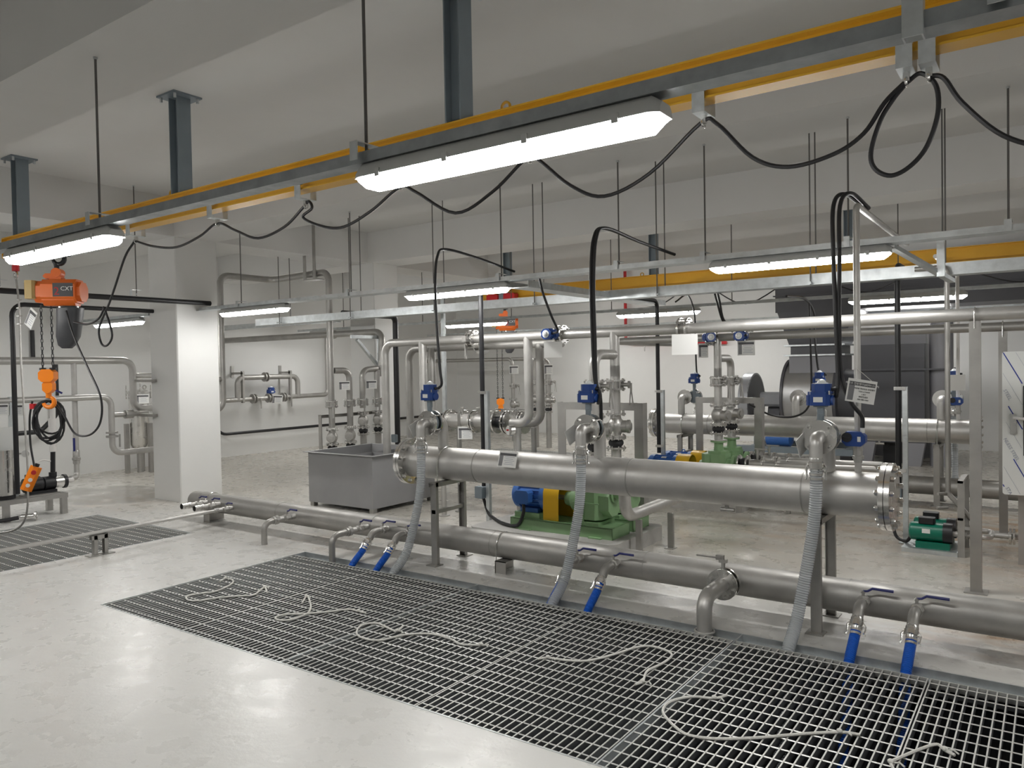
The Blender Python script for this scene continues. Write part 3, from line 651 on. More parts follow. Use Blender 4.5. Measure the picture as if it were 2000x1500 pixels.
# takeoff branch: wafer valve + outlet elbow + camlock + clear hose
TK = [(-4.17, 'above the grey tank end of the near header'), (-2.685, 'at the middle of the near header'), (-1.122, 'by the bolted end of the near header')]
def takeoff(x, y, s, d, full=True):
    z = 1.16; rz = 0 if s < 0 else PI
    th = TH('wafer_valve', 'flanged wafer valve '+d, 'valve', (x, y+s*.16, z), 'motorised wafer valves')
    yv = y+s*.16
    th.p('wafer_body', MB().cyl((x, yv-.02, z), (x, yv+.02, z), .08, n=28).cyl((x, yv, z+.06), (x, yv, z+.135), .02), 'steel_grey')
    f = th.p('outlet_flange', flange(MB(), (x, yv+s*.032, z), (0, 1, 0), .1, .016), 'stainless_pol')
    bolt = mesh('bolt', MB().cyl((0, -.055, 0), (0, .055, 0), .007, n=8).cyl((0, s*.04, 0), (0, s*.055, 0), .013, n=6), 'stainless_pol')
    for i in range(4): th.inst('bolt', bolt, M.Translation((x+.08*math.cos(PI/4+i*PI/2), yv, z+.08*math.sin(PI/4+i*PI/2))), f)
    act.put((x+.002, yv, z+.13), 'blue electric actuator on the wafer valve '+d, AG, rot=(0, 0, 0))
    one('outlet_elbow', 'stainless outlet elbow turning down '+d, 'pipe', MB().pipe([(x, yv+s*.035, z), (x, yv+s*.115, z), (x, yv+s*.115, z-.11)], .038, fil=.068, n=18), 'stainless', 'outlet elbows')
    yh = yv+s*.115
    cam_.put((x, yh, z-.10), 'camlock coupling on the clear hose '+d, 'camlock couplings', rot=(0, 0, .3), scale=(1.15, 1.15, 1.1))
    if full:
        th = TH('clear_hose', 'tall grey translucent ribbed hose hanging '+d, 'hose', (x, yh, 0), 'clear ribbed hoses')
        hp = [(x, yh, z-.15), (x-.003, yh, z-.35), (x-.03, yh-.0, z-.6), (x-.085, yh-.09, .15), (x-.10, 4.352, -.02), (x-.11, 4.34, -.12), (x-.13, 4.28, -.6), (x-.15, 4.0, -1.2)]
        th.p('ribbed_tube', ribhose(hp, .034, .014, .06, 16), 'hose_clear')
        th.p('hose_clamp', MB().cyl((x, yh, z-.2), (x, yh, z-.212), .0385, n=18).cyl((x, yh, z-.225), (x, yh, z-.237), .0385, n=18), 'stainless_pol')
    else:
        one('clear_hose', 'short translucent hose hanging '+d, 'hose', ribhose([(x, yh, z-.15), (x, yh+.01, z-.35), (x, yh+.03, .3), (x, yh+.1, .02)], .034, .02, .06, 10), 'hose_clear', 'clear ribbed hoses')
for x, d in TK: takeoff(x, HY, -1, d)
for (x, d) in ((-4.05, 'at the open floor end of the second header'), (-2.45, 'in front of the fan housing'), (-1.02, 'by the dark duct end of the second header')): takeoff(x+.1, MIR-HY, 1, d, False)
# vent risers with small motor valve
for y, d, mt in ((HY, 'near header', 'stainless'), (MIR-HY, 'second header', 'white_pvc')):
    x = -.95 if y < 6 else -.86; s = 1 if y < 6 else -1
    th = TH('vent_pipe', ('tall slender steel' if y < 6 else 'white plastic')+' vent pipe rising from the '+d, 'pipe', (x, y, .9))
    th.p('riser', MB().pipe([(x, y, HZ+.1), (x, y, 2.52), (x, y+s*1.9, 2.52)], .019, fil=.05), mt)
    th.p('union', MB().lathe((x, y, 1.0), (0, 0, 1), [(0, .024), (.02, .024), (.022, .033), (.04, .033), (.042, .026), (.07, .026)], 8), 'cast')
    th.p('ball_body', MB().cyl((x, y, 1.07), (x, y, 1.12), .027, n=10), 'cast')
    a = TH('motor_valve', 'small blue motor valve with round black knob on the %s vent' % d, 'actuator', (x, y-.045, 1.09), 'blue valve actuators')
    a.p('case', MB().cbox((x-.01, y-.05, 1.145), (.13, .06, .085), .025, 'Y'), 'blue_act')
    a.p('hand_knob', MB().cyl((x-.045, y-.08, 1.155), (x-.045, y-.09, 1.155), .028, n=18).box((x-.045, y-.095, 1.155), (.045, .008, .01)), 'black')
    a.p('warning_label', MB().bb(x+.012, x+.03, y-.0815, y-.08, 1.13, 1.16), 'paper'); a.p('gland', MB().cyl((x+.035, y-.05, 1.18), (x+.035, y-.05, 1.21), .012), 'paper')
# gauge on the near header
th = TH('pressure_gauge', 'round pressure gauge standing on the near header', 'gauge', (-3.447, 4.88, .94))
th.p('siphon', MB().cyl((-3.44, 4.88, .93), (-3.44, 4.88, 1.07), .008, n=8), 'stainless_pol')
th.p('case', MB().cyl((-3.445, 4.87, 1.11), (-3.46, 4.835, 1.11), .042, n=24), 'stainless_pol')
th.p('dial', MB().cyl((-3.46, 4.836, 1.11), (-3.4605, 4.834, 1.11), .037, n=24), 'paper'); th.p('pointer', MB().box((-3.468, 4.832, 1.113), (.022, .003, .012), M.Rotation(.4, 3, 'Z')), 'red')

# ---------------------------------------------------------------- overhead discharge pipes
def ya(x): return 6.11+(-x-.4)*.05          # near overhead pipe: measured to drift slightly from the header line
AZ = 1.905
th = TH('overhead_pipe', 'near overhead stainless pipe running across to the picture edge', 'pipe', (-3, ya(-3), AZ))
th.p('main', MB().pipe([(-6.33, ya(-6.33), .5), (-6.33, ya(-6.33), AZ), (2.5, ya(2.5), AZ)], .045, fil=.13, n=18), 'stainless')
for x in (-5.72, -4.26): th.p('drop_leg', MB().pipe([(x, ya(x), AZ), (x, ya(x), 1.04), (x+(.3 if x < -5 else -.22), ya(x), 1.04)], .045, fil=.12, n=18), 'stainless')
for x in (-4.98, -2.58): 
    f = th.p('flange_pair', flange(flange(MB(), (x-.035, ya(x), AZ), (1, 0, 0), .095, .018), (x+.035, ya(x), AZ), (1, 0, 0), .095, .018), 'stainless_pol')
    th.p('bolts', hexbolts(MB(), (x, ya(x), AZ), (1, 0, 0), .078, 8, .0065, .012, .09), 'stainless_pol', parent=f, kind='stuff')
th.p('outlet_stub', MB().cyl((-3.27, 6.25, AZ), (-3.27, 6.25, 1.5), .045), 'stainless')
one('swing_lever', 'steel lever hanging from the overhead pipe flange', 'lever', MB().box((-5.06, ya(-5)-.02, AZ-.1), (.012, .03, .2), M.Rotation(.12, 3, 'Y')).box((-5.03, ya(-5)-.06, AZ-.13), (.012, .02, .16), M.Rotation(-.1, 3, 'Y')).box((-5.0, ya(-5)-.1, AZ-.0), (.05, .06, .06)), 'stainless_dull')
y2 = 6.62; Z2 = 1.84
th = TH('overhead_pipe', 'second overhead stainless pipe just behind the near one', 'pipe', (-4.8, y2, Z2))
th.p('main', MB().pipe([(-6.2, y2+.05, .45), (-6.2, y2+.05, Z2), (-4.05, y2, Z2)], .045, fil=.13, n=18), 'stainless_dull')
for x in (-5.80, -4.33): th.p('drop_leg', MB().pipe([(x, y2, Z2), (x, y2, 1.02), (x+(.3 if x < -5 else -.22), y2, 1.02)], .045, fil=.12, n=18), 'stainless_dull')
th.p('flange_pair', flange(flange(MB(), (-5.05, y2, Z2), (1, 0, 0), .095, .018), (-5.12, y2, Z2), (1, 0, 0), .095, .018), 'stainless_pol')
BY, BZ = 8.27, 1.89
th = TH('overhead_pipe', 'farther overhead pipe behind the near one, over the second pumps', 'pipe', (-2, BY, BZ))
th.p('main', MB().pipe([(-4.3, 10.2, BZ), (-4.3, BY, BZ), (2.5, BY, BZ)], .042, fil=.13, n=16), 'stainless_dull')
th.p('outlet_stub', MB().cyl((-3.05, BY, BZ), (-3.05, BY, 1.45), .042), 'stainless')
# motor valves lying on the overhead pipes
def hact(x, y, z, d, rot):
    th = TH('wafer_valve', 'wafer valve in the overhead pipe '+d, 'valve', (x, y, z), 'motorised wafer valves')
    th.p('wafer_body', MB().cyl((x-.02, y, z), (x+.02, y, z), .07).cyl((x, y, z), (x, y-.13, z), .018), 'steel_grey')
    th.p('flange', flange(flange(MB(), (x-.032, y, z), (1, 0, 0), .092, .016), (x+.032, y, z), (1, 0, 0), .092, .016), 'stainless_pol'); th.p('bolts', hexbolts(MB(), (x, y, z), (1, 0, 0), .077, 8, .006, .012, .085), 'stainless_pol', kind='stuff')
    act.put((x, y-.1, z), 'blue actuator turned sideways on the overhead pipe '+d, AG, rot=rot)
hact(-3.86, ya(-3.86), AZ, 'beside a white back-turned sign', (PI/2, 0, 0))
hact(-2.72, BY, BZ, 'above a printed tag', (PI/2, 0, 0)); hact(-3.12, BY, BZ-.0, 'next to the double riser', (PI/2, 0, .5))
# posts under the overhead pipes
def post(x, y, zt, d):
    th = TH('support_post', 'stainless box channel post '+d, 'post', (x, y, 0), 'overhead pipe posts')
    th.p('column', MB().chan((x, y-.03, .005), (x, y-.03, zt), .068, .06, .005, (1, 0, 0), (0, 1, 0)), 'stainless_dull'); th.p('foot_plate', MB().bb(x-.07, x+.07, y-.07, y+.07, 0, .008), 'stainless_dull')
    th.p('u_bolt', MB().sweep([V((x, y-.05, zt-.05))]+[V((x, y-.05*math.cos(q), zt+.045+.05*math.sin(q))) for q in [PI*i/10 for i in range(11)]]+[V((x, y+.05, zt-.05))], .005, 6), 'stainless_pol')
post(-.44, 6.10, AZ-.047, 'carrying the near overhead pipe by the picture edge'); post(-.38, 8.27, BZ-.044, 'carrying the farther overhead pipe behind the cabinet')

# ---------------------------------------------------------------- pump risers
def stack(x, y, r, ztop, nm, zoff=0., mt='stainless', back=None, joint=True, lev=(0, 0, 0)):
    th = TH('riser_pipe', 'upright stainless riser pipe '+nm, 'pipe', (x, y, .8), 'pump risers')
    top = [(x, y, 1.42+zoff), (x, y, ztop)]
    if back: top = [(x, y, 1.42+zoff), (x, y, ztop), back]
    th.p('upper_pipe', MB().pipe(top, r, fil=.11, n=16), mt); th.p('lower_pipe', MB().cyl((x, y, 1.16+zoff), (x, y, 1.40+zoff), r, n=16), mt)
    bfly.put((x, y, 1.425+zoff), 'lever butterfly valve on the riser '+nm, BF, rot=lev)
    chk.put((x, y, 1.05+zoff), 'ball check valve on the riser '+nm, CK, rot=lev)
    if joint: jnt.put((x, y, .895+zoff), 'black rubber joint below the riser '+nm, RJ)
    return th
stack(-3.27, 5.86, .045, 1.70, 'with a bend, over the front green pump', back=(-3.27, 6.22, 1.70), lev=(0, 0, .25))
stack(-3.27, 6.25, .045, 1.60, 'running straight up, over the rear green pump', lev=(0, 0, .25))
stack(-3.05, 8.27, .042, 1.55, 'running straight up, over the second pump set', lev=(0, 0, -.3), zoff=-.02)
stack(-3.05, 8.69, .042, 1.66, 'with a bend, over the second pump set', back=(-3.05, 8.30, 1.66), lev=(0, 0, -.3), zoff=-.02)
def gate(x0, x1, y, z, label, z0=0., cat='frame'):
    th = TH('brace_stand', label, 'stand', ((x0+x1)/2, y, z0), 'square pipe frames')
    th.p('cross_bar', MB().angle((x0+.09, y, z), (x1-.09, y, z), .07, .006, (0, 1, 0), (0, 0, -1)), 'stainless_dull')
    for x in (x0, x1): th.p('leg', MB().angle((x, y, z0), (x, y, z), .09, .006, (1 if x == x0 else -1, 0, 0), (0, 1, 0)), 'stainless_dull')
gate(-4.0, -3.08, 6.42, 1.25, 'square angle steel frame bracing the near pump risers', .13); gate(-3.55, -2.75, 8.86, 1.2, 'square angle steel frame bracing the second pump risers', .13)

# ---------------------------------------------------------------- metering run between the drop legs
for y, z, d, mt in ((ya(-5), 1.04, 'near', 'stainless'), (y2, 1.02, 'rear', 'stainless_dull')):
    th = TH('flow_meter_run', 'horizontal metering pipe with flanged flow meter, the %s one of two' % d, 'flow meter', (-5, y, z), 'metering runs')
    th.p('meter_tube', MB().lathe((-5.44, y, z), (1, 0, 0), [(0, .045), (.06, .045), (.10, .075), (.50, .075), (.62, .045), (.78, .045)], 20), mt)
    for x in (-5.33, -5.30, -4.98, -4.95, -4.68, -4.565, -4.53): th.p('flange', flange(MB(), (x, y, z), (1, 0, 0), .118, .018), 'stainless_pol')
    th.p('bolts', hexbolts(hexbolts(hexbolts(MB(), (-5.315, y, z), (1, 0, 0), .098, 8, .006, .01, .05), (-4.965, y, z), (1, 0, 0), .098, 8, .006, .01, .05), (-4.55, y, z), (1, 0, 0), .098, 8, .006, .01, .05), 'stainless_pol', kind='stuff')
    th.p('meter_head', MB().cyl((-5.13, y-.02, z+.05), (-5.13, y-.02, z+.15), .022).bb(-5.15, -5.11, y-.075, y-.06, z-.06, z+.1), 'stainless_pol')
    th.p('valve_body', MB().cyl((-4.67, y, z), (-4.575, y, z), .06), 'black'); th.p('valve_handle', MB().cyl((-4.62, y, z+.05), (-4.62, y, z+.13), .014).box((-4.56, y-.03, z+.135), (.2, .022, .012), M.Rotation(.2, 3, 'Z')), 'stainless_pol')
    for x in (-5.42, -4.42):
        sp = th.p('support_pipe', MB().cyl((x, y, 0), (x, y, z-.05), .028, n=12).cyl((x, y, 0), (x, y, .01), .06), mt)
def text_mesh(body, size, mm, align='LEFT'):
    cu = bpy.data.curves.new('lettering', 'FONT'); cu.body = body; cu.size = size; cu.extrude = .0006; cu.align_x = align; cu.resolution_u = 2
    o = bpy.data.objects.new('lettering_source', cu); COL.objects.link(o)
    bpy.context.view_layer.update(); me = bpy.data.meshes.new_from_object(o.evaluated_get(bpy.context.evaluated_depsgraph_get()))
    bpy.data.objects.remove(o, do_unlink=True); me.name = 'lettering'; me.materials.clear(); me.materials.append(MT[mm]); return me
# ================================================================ pumps
one('pump_plinth', 'raised concrete plinth under the near green pumps', 'plinth', MB().cbox((-3.69, 6.03, .065), (1.52, .98, .13), .05), 'concrete')
one('pump_plinth', 'raised concrete plinth under the second green pumps', 'plinth', MB().cbox((-3.49, MIR-6.03, .065), (1.52, .98, .13), .05), 'concrete')
def b_pump():
    # local origin: centre of base plate underside; +X = pump end, motor at -X
    th = TH('motor_pump', '', 'pump', (0, 0, 0), 'green pump sets', local=True)
    bp = MB().chan((-.55, -.15, 0), (.5, -.15, 0), .012, .0, .0, (0, 1, 0), (0, 0, 1)) if False else MB()
    for s in (-1, 1): bp.chan((-.55, s*.16, .05), (.5, s*.16, .05), .1, .05, .008, (0, 0, 1), (0, -s, 0))
    bp.bb(-.55, .5, -.16, .16, .088, .1).bb(.492, .5, -.16, .16, 0, .1).bb(-.55, -.542, -.16, .16, 0, .1)
    base = th.p('base_frame', bp, 'green')
    th.p('motor_seat', MB().bb(-.52, -.25, -.13, .13, .1, .15), 'green', parent=base)
    for s in (-1, 1): th.p('foot_lug', MB().bb(-.44, -.32, s*.16, s*.19, 0, .012), 'green', parent=base); th.p('foot_lug', MB().bb(.28, .4, s*.16, s*.19, 0, .012), 'green', parent=base)
    zc = .295
    mo = th.p('motor', MB().lathe((-.58, 0, zc), (1, 0, 0), [(0, .05), (.01, .105), (.03, .125), (.09, .13), (.092, .112), (.32, .112), (.322, .135), (.37, .135), (.39, .06), (.42, .03)], 26), 'blue_motor')
    fins = MB()
    for i in range(20):
        a = 2*PI*(i+.5)/20; fins.box((-.375, .116*math.cos(a), zc+.116*math.sin(a)), (.22, .018, .005), M.Rotation(a, 3, 'X'))
    th.p('cooling_fins', fins, 'blue_motor', parent=mo)
    th.p('terminal_box', MB().cbox((-.4, -.15, zc-.0), (.15, .09, .12), .02, 'Y'), 'blue_motor', parent=mo); th.p('motor_feet', MB().bb(-.47, -.28, -.11, .11, .15, .19), 'blue_motor', parent=mo)
    th.p('rating_plate', MB().box((-.37, -.06, zc+.107), (.06, .03, .004), M.Rotation(.5, 3, 'X')), 'paper', parent=mo); th.p('lifting_eye', MB().ring((-.33, 0, zc+.135), (0, 1, 0), .018, .006, 12, 6), 'blue_motor', parent=mo)
    gp = [(-.13, .1), (-.13, zc+.02)]+[(-.13*math.cos(PI*i/10), zc+.02+.13*math.sin(PI*i/10)) for i in range(1, 10)]+[(.13, zc+.02), (.13, .1)]
    gi = [(y*.96, z-(.006 if z > zc else 0)) for y, z in gp]
    th.p('coupling_guard', MB().prism(gp+gi[::-1], -.21, -.05, lambda a, b, h: V((h, a, b))), 'guard_yellow', label='bright yellow coupling guard')
    th.p('shaft', MB().cyl((-.2, 0, zc), (.1, 0, zc), .022), 'cast')
    cs = th.p('pump_casing', MB().lathe((-.03, 0, zc-.005), (1, 0, 0), [(0, .06), (.06, .07), (.08, .10), (.14, .11)], 20)
        .cbox((.23, 0, zc+.015), (.27, .27, .33), .05).cbox((.37, .0, zc+.0), (.14, .22, .24), .06, 'X').cbox((.26, 0, zc+.19), (.2, .2, .04), .04), 'green')
    th.p('casing_ribs', MB().bb(.20, .212, -.145, .145, .12, zc+.17).bb(.1, .36, -.146, -.13, zc-.01, zc+.0), 'green', parent=cs)
    th.p('suction_cover', MB().cyl((.42, 0, zc+.08), (.455, 0, zc+.08), .085, n=24).cyl((.45, 0, zc+.08), (.5, 0, zc+.08), .05), 'green', parent=cs)
    th.p('discharge_nozzle', MB().lathe((.26, 0, zc+.2), (0, 0, 1), [(0, .055), (.06, .05), (.1, .05), (.102, .09), (.122, .09)], 22), 'green', parent=cs)
    th.p('casing_feet', MB().bb(.12, .36, -.15, .15, .1, .13).prism([(-.02, 0), (.02, 0), (0, .07)], -.15, -.143, lambda a, b, h: V((.2+a, h, .13+b))), 'green', parent=cs)
    return th
pump = Proto(b_pump)
PG = 'green pump sets'
pump.put((-3.53, 5.86, .13), 'green pump with blue motor and yellow guard, front one on the near plinth', PG)
pump.put((-3.53, 6.25, .13), 'green pump with blue motor, rear one on the near plinth', PG)
pump.put((-3.31, 8.27, .13), 'green pump with blue motor, front one in the second row', PG)
pump.put((-3.31, 8.69, .13), 'green pump with blue motor, rear one in the second row', PG)
for x, y, d in ((-3.27, 5.86, 'front near pump'), (-3.27, 6.25, 'rear near pump'), (-3.05, 8.27, 'front second-row pump'), (-3.05, 8.69, 'rear second-row pump')):
    one('outlet_spool', 'short stainless spool above the '+d, 'pipe', MB().cyl((x, y, .745), (x, y, .84), .047, n=16).cyl((x, y, .745), (x, y, .757), .09, n=22), 'stainless', 'outlet spools')
th = TH('suction_pipe', 'bent stainless suction pipe behind the near header, beside the plinth', 'pipe', (-2.86, 5.6, .4))
th.p('tube', MB().pipe([(-2.88, 4.95, .70), (-2.88, 5.62, .70), (-2.86, 5.62, .36), (-2.86, 7.2, .36), (-2.3, 7.2, .36)], .05, fil=.11, n=18), 'stainless'); th.p('end_flange', flange(MB(), (-2.3, 7.2, .36), (1, 0, 0), .1, .02), 'stainless_pol')
for x, y, d in ((-2.84, 5.80, 'beside the plinth face'), (-2.73, 6.2, 'on the open floor')): 
    th = TH('pipe_stand', 'slim channel stand under the bent suction pipe '+d, 'stand', (x, y, 0), 'suction pipe legs'); th.p('leg', MB().chan((x, y, .006), (x, y, .31), .05, .03, .005, (1, 0, 0), (0, 1, 0)), 'stainless_dull'); th.p('foot_plate', MB().bb(x-.04, x+.04, y-.04, y+.05, 0, .006), 'stainless_dull')
for y, d in ((8.27, 'front'), (8.69, 'rear')):
    th = TH('suction_line', 'flanged suction line of the %s second-row pump' % d, 'pipe', (-2.3, y, .5), 'second row suction lines'); z = .505
    th.p('tube', MB().pipe([(-2.55, y, z), (-1.9, y, z), (-1.55, y+.45, z-.05)], .042, fil=.15, n=16), 'stainless'); th.p('bellows', MB().lathe((-2.80, y, z), (1, 0, 0), [(0, .05), (.03, .066), (.06, .05)], 18), 'rubber')
    th.p('valve_body', MB().lathe((-2.70, y, z), (1, 0, 0), [(0, .05), (.06, .055), (.12, .045)], 16).cyl((-2.62, y, z), (-2.62, y, z+.16), .014).box((-2.58, y, z+.165), (.14, .02, .012)), 'cast')
    for x in (-2.815, -2.725, -2.56, -2.40): th.p('flange', flange(MB(), (x, y, z), (1, 0, 0), .092, .018), 'stainless_pol')
    th.p('support', MB().bb(-2.32, -2.28, y-.02, y+.02, 0, z-.04), 'stainless_dull')
one('motor_cable', 'black armoured cable from the front pump motor to the conduit', 'cable', MB().sweep(spline([(-3.93, 5.70, .37), (-3.93, 5.69, .27), (-4.0, 5.69, .16), (-4.2, 5.75, .148), (-4.45, 5.93, .146), (-4.6, 6.05, .16), (-4.665, 6.06, .3)], 8), .016, 8), 'black')

# ---------------------------------------------------------------- grey open tank
tx0, tx1, ty0, ty1, tz0, tz1 = -7.24, -6.17, 6.01, 7.05, .05, .645
th = TH('water_tank', 'open grey steel tank with inner baffles behind the manifold', 'tank', ((tx0+tx1)/2, (ty0+ty1)/2, 0))
t = .008
th.p('front_wall', MB().bb(tx0, tx1, ty0, ty0+t, tz0, tz1), 'tank_grey'); th.p('back_wall', MB().bb(tx0, tx1, ty1-t, ty1, tz0, tz1), 'tank_grey')
th.p('side_wall', MB().bb(tx0, tx0+t, ty0+t, ty1-t, tz0, tz1), 'tank_grey'); th.p('side_wall', MB().bb(tx1-t, tx1, ty0+t, ty1-t, tz0, tz1), 'tank_grey'); th.p('bottom', MB().bb(tx0+t, tx1-t, ty0+t, ty1-t, tz0, tz0+t), 'tank_grey')
rm = MB(); rw = .045
rm.bb(tx0-rw, tx1+rw, ty0-rw, ty0, tz1-.006, tz1).bb(tx0-rw, tx1+rw, ty1, ty1+rw, tz1-.006, tz1).bb(tx0-rw, tx0, ty0, ty1, tz1-.006, tz1).bb(tx1, tx1+rw, ty0, ty1, tz1-.006, tz1)
th.p('rim', rm, 'tank_grey')
for y in (6.33, 6.62): th.p('baffle', MB().bb(tx0+.45, tx1-.01, y, y+.006, .2, .60), 'tank_grey')
th.p('baffle', MB().bb(tx0+.45, tx0+.456, 6.3, 7.0, .2, .6), 'tank_grey')
for x in (tx0+.04, tx1-.04):
    for y in (ty0+.04, ty1-.04): th.p('leg', MB().bb(x-.03, x+.03, y-.03, y+.03, 0, tz0), 'stainless_dull')

# ---------------------------------------------------------------- valve stacks behind the tank, along y
SX = -8.5
for y, d, bend, zo in ((7.5, 'first behind the tank, beside the wall run', None, .05), (7.85, 'second behind the tank, bending to the first', (SX, 7.55, 1.60), .05), (8.11, 'third behind the tank, thick bend', (SX, 8.42, 1.62), .25), (8.42, 'fourth behind the tank, by the black conduit', None, .25)):
    th = TH('riser_pipe', 'upright stainless pipe '+d, 'pipe', (SX, y, .5), 'risers behind the tank')
    z = 1.12
    path = [(SX, y, z+.03), (SX, y, 1.60 if bend else (1.6 if y > 8 else 1.75))]+([bend] if bend else [])
    th.p('upper_pipe', MB().pipe(path, .045, fil=.12, n=14), 'stainless_dull'); th.p('lower_pipe', MB().cyl((SX, y, z-.34+(zo if zo > .1 else 0)), (SX, y, z-.03), .045, n=14), 'stainless_dull')
    bfly.put((SX, y, z), 'lever butterfly valve on the pipe '+d, BF, rot=(0, 0, -.6)); chk.put((SX, y, z-.53+zo), 'ball check valve on the pipe '+d, CK, rot=(0, 0, -.9))
    jnt.put((SX, y, z-.68+zo), 'black rubber joint on the pipe '+d, RJ); th.p('floor_stub', MB().cyl((SX, y, 0), (SX, y, z-.73+zo), .05, n=14), 'stainless_dull')
th = TH('brace_stand', 'angle steel frame bracing the pipes behind the tank', 'stand', (SX-.08, 7.9, 0)); th.p('cross_bar', MB().angle((SX-.08, 7.32, .97), (SX-.08, 8.6, .97), .05, .005, (1, 0, 0), (0, 0, -1)), 'stainless_dull')
for y in (7.32, 8.6): th.p('leg', MB().angle((SX-.08, y, 0), (SX-.08, y, .97), .06, .005, (1, 0, 0), (0, 1, 0)), 'stainless_dull')
# high loop pipe
th = TH('loop_pipe', 'tall looping stainless pipe under the ceiling past the column', 'pipe', (-9.9, 7, 1)); 
th.p('tube', MB().pipe([(-9.9, 6.35, 1.06), (-9.9, 6.68, 1.06), (-9.9, 6.68, 3.02), (-9.9, 7.6, 3.02), (-8.5, 7.5, 3.02), (-8.5, 7.5, 1.7)], .047, fil=.14, n=16), 'stainless_dull')
th.p('tee', MB().cyl((-9.9, 6.68, 1.5), (-9.9, 6.4, 1.5), .04), 'stainless_dull')
th.p('flange', flange(MB(), (-8.82, 7.525, 3.02), (1, -.07, 0), .06, .03), 'stainless_dull')
for x, d in ((-8.95, 'wider'), (-8.74, 'narrower')):
    one('hanger_strut', 'flat steel strut hanging from the ceiling, the %s of two at the loop pipe' % d, 'strut', MB().bb(x-.03, x+.03, 7.44, 7.45, 2.94, ZS), 'stainless_dull', 'loop pipe struts')
one('hanger_strut', 'short flat bar under the loop pipe between its two struts', 'strut', MB().bb(-8.98, -8.70, 7.44, 7.6, 2.925, 2.94), 'stainless_dull')
# long run to the wall
th = TH('wall_run_pipe', 'long stainless pipe running from the wall to the bend above the tank', 'pipe', (-10, 8.5, 2)); th.p('tube', MB().pipe([(-12.75, 8.55, 2.19), (-8.5, 8.55, 2.19), (-8.5, 8.5, 1.5)], .05, fil=.14, n=16), 'stainless_dull')
th.p('flange', flange(MB(), (-9.6, 8.55, 2.19), (1, 0, 0), .07, .04), 'stainless_dull')
one('cable_tray', 'grey duct strip above the long wall run pipe', 'cable tray', MB().bb(-12.6, -9.2, 8.25, 8.35, 2.36, 2.44), 'galv')
one('wall_bracket', 'triangular steel wall bracket beside the bend above the tank', 'bracket', MB().bb(-8.62, -8.56, 8.0, 8.62, 2.08, 2.13).bb(-8.62, -8.56, 8.55, 8.6, 1.55, 2.13).box((-8.59, 8.33, 1.85), (.05, .62, .04), M.Rotation(-.75, 3, 'X')), 'galv')
# wall meter bypass
WX = -12.5
th = TH('wall_meter_loop', 'small flow meter loop of stainless pipe on the wall', 'pipe', (WX, 9.6, 1.0))
th.p('main_pipe', MB().pipe([(WX, 8.0, 1.08), (WX, 10.94, 1.10), (WX, 10.94, 2.35)], .045, fil=.12, n=14), 'stainless_dull')
th.p('bypass_pipe', MB().pipe([(WX, 8.75, 1.08), (WX, 8.75, 1.50), (WX, 10.15, 1.50), (WX, 10.15, 1.08)], .05, fil=.13, n=14), 'stainless_dull')
for y, z in ((9.38, 1.5), (9.1, 1.09), (9.8, 1.09), (9.45, 1.09)): th.p('flange_pair', flange(flange(MB(), (WX, y-.03, z), (0, 1, 0), .09, .016), (WX, y+.03, z), (0, 1, 0), .09, .016).cyl((WX, y-.03, z), (WX, y+.03, z), .06), 'stainless_dull')
for y in (9.18, 9.9): th.p('lever', MB().box((WX+.12, y, 1.0), (.012, .02, .2)).cyl((WX, y-.08, 1.09), (WX+.12, y, 1.09), .012), 'stainless_dull')
for y in (8.85, 9.95):
    th.p('wall_bracket', MB().bb(XL, WX+.06, y-.02, y+.02, 1.56, 1.60).bb(XL, XL+.02, y-.03, y+.03, 1.5, 1.72).bb(WX-.01, WX+.05, y-.02, y+.02, 1.02, 1.62), 'stainless_dull')
act.put((WX, 9.5, 1.13), 'dark blue actuator on the wall flow meter loop', AG, rot=(0, 0, PI/2), scale=(1.1, 1.1, .9))
one('wall_conduit', 'black conduit running low along the wall past the column', 'conduit', MB().pipe([(-12.62, 8.37, 2.3), (-12.62, 8.37, .45), (-12.62, 15.4, .44)], .028, fil=.2, n=10), 'black')

# ---------------------------------------------------------------- equipment left of the column
LX = -9.75
th = TH('riser_loop', 'stainless pipe bending down beside the column in the filter corner', 'pipe', (LX, 4.5, 1.2))
th.p('tube', MB().pipe([(LX, 1.2, 1.777), (LX, 5.27, 1.777), (LX, 5.27, 1.15), (LX, 5.52, 1.15)], .044, fil=.13, n=16), 'stainless'); th.p('branch', MB().cyl((LX, 5.27, 1.58), (LX, 5.6, 1.58), .034), 'stainless')
th.p('flange', flange(MB(), (LX, 5.53, 1.15), (0, 1, 0), .075, .025), 'stainless_pol')
th = TH('return_loop', 'lower stainless pipe with coupling and union in the filter corner', 'pipe', (LX, 4.5, .6))
th.p('tube', MB().pipe([(LX+.1, 1.2, 1.325), (LX+.1, 4.93, 1.325), (LX+.1, 4.93, .61), (LX+.1, 5.75, .61)], .037, fil=.12, n=14), 'stainless')
th.p('branch', MB().cyl((LX+.1, 4.93, 1.09), (LX+.1, 5.4, 1.09), .03).cyl((LX+.1, 5.10, 1.09), (LX+.1, 5.20, 1.09), .055, n=10), 'stainless_dull')
th.p('coupling', flange(flange(MB(), (LX+.1, 4.93, .875), (0, 0, 1), .07, .025), (LX+.1, 4.93, .825), (0, 0, 1), .07, .025), 'stainless_dull'); th.p('lever', MB().box((LX+.17, 4.99, .77), (.014, .018, .16)), 'stainless_dull')
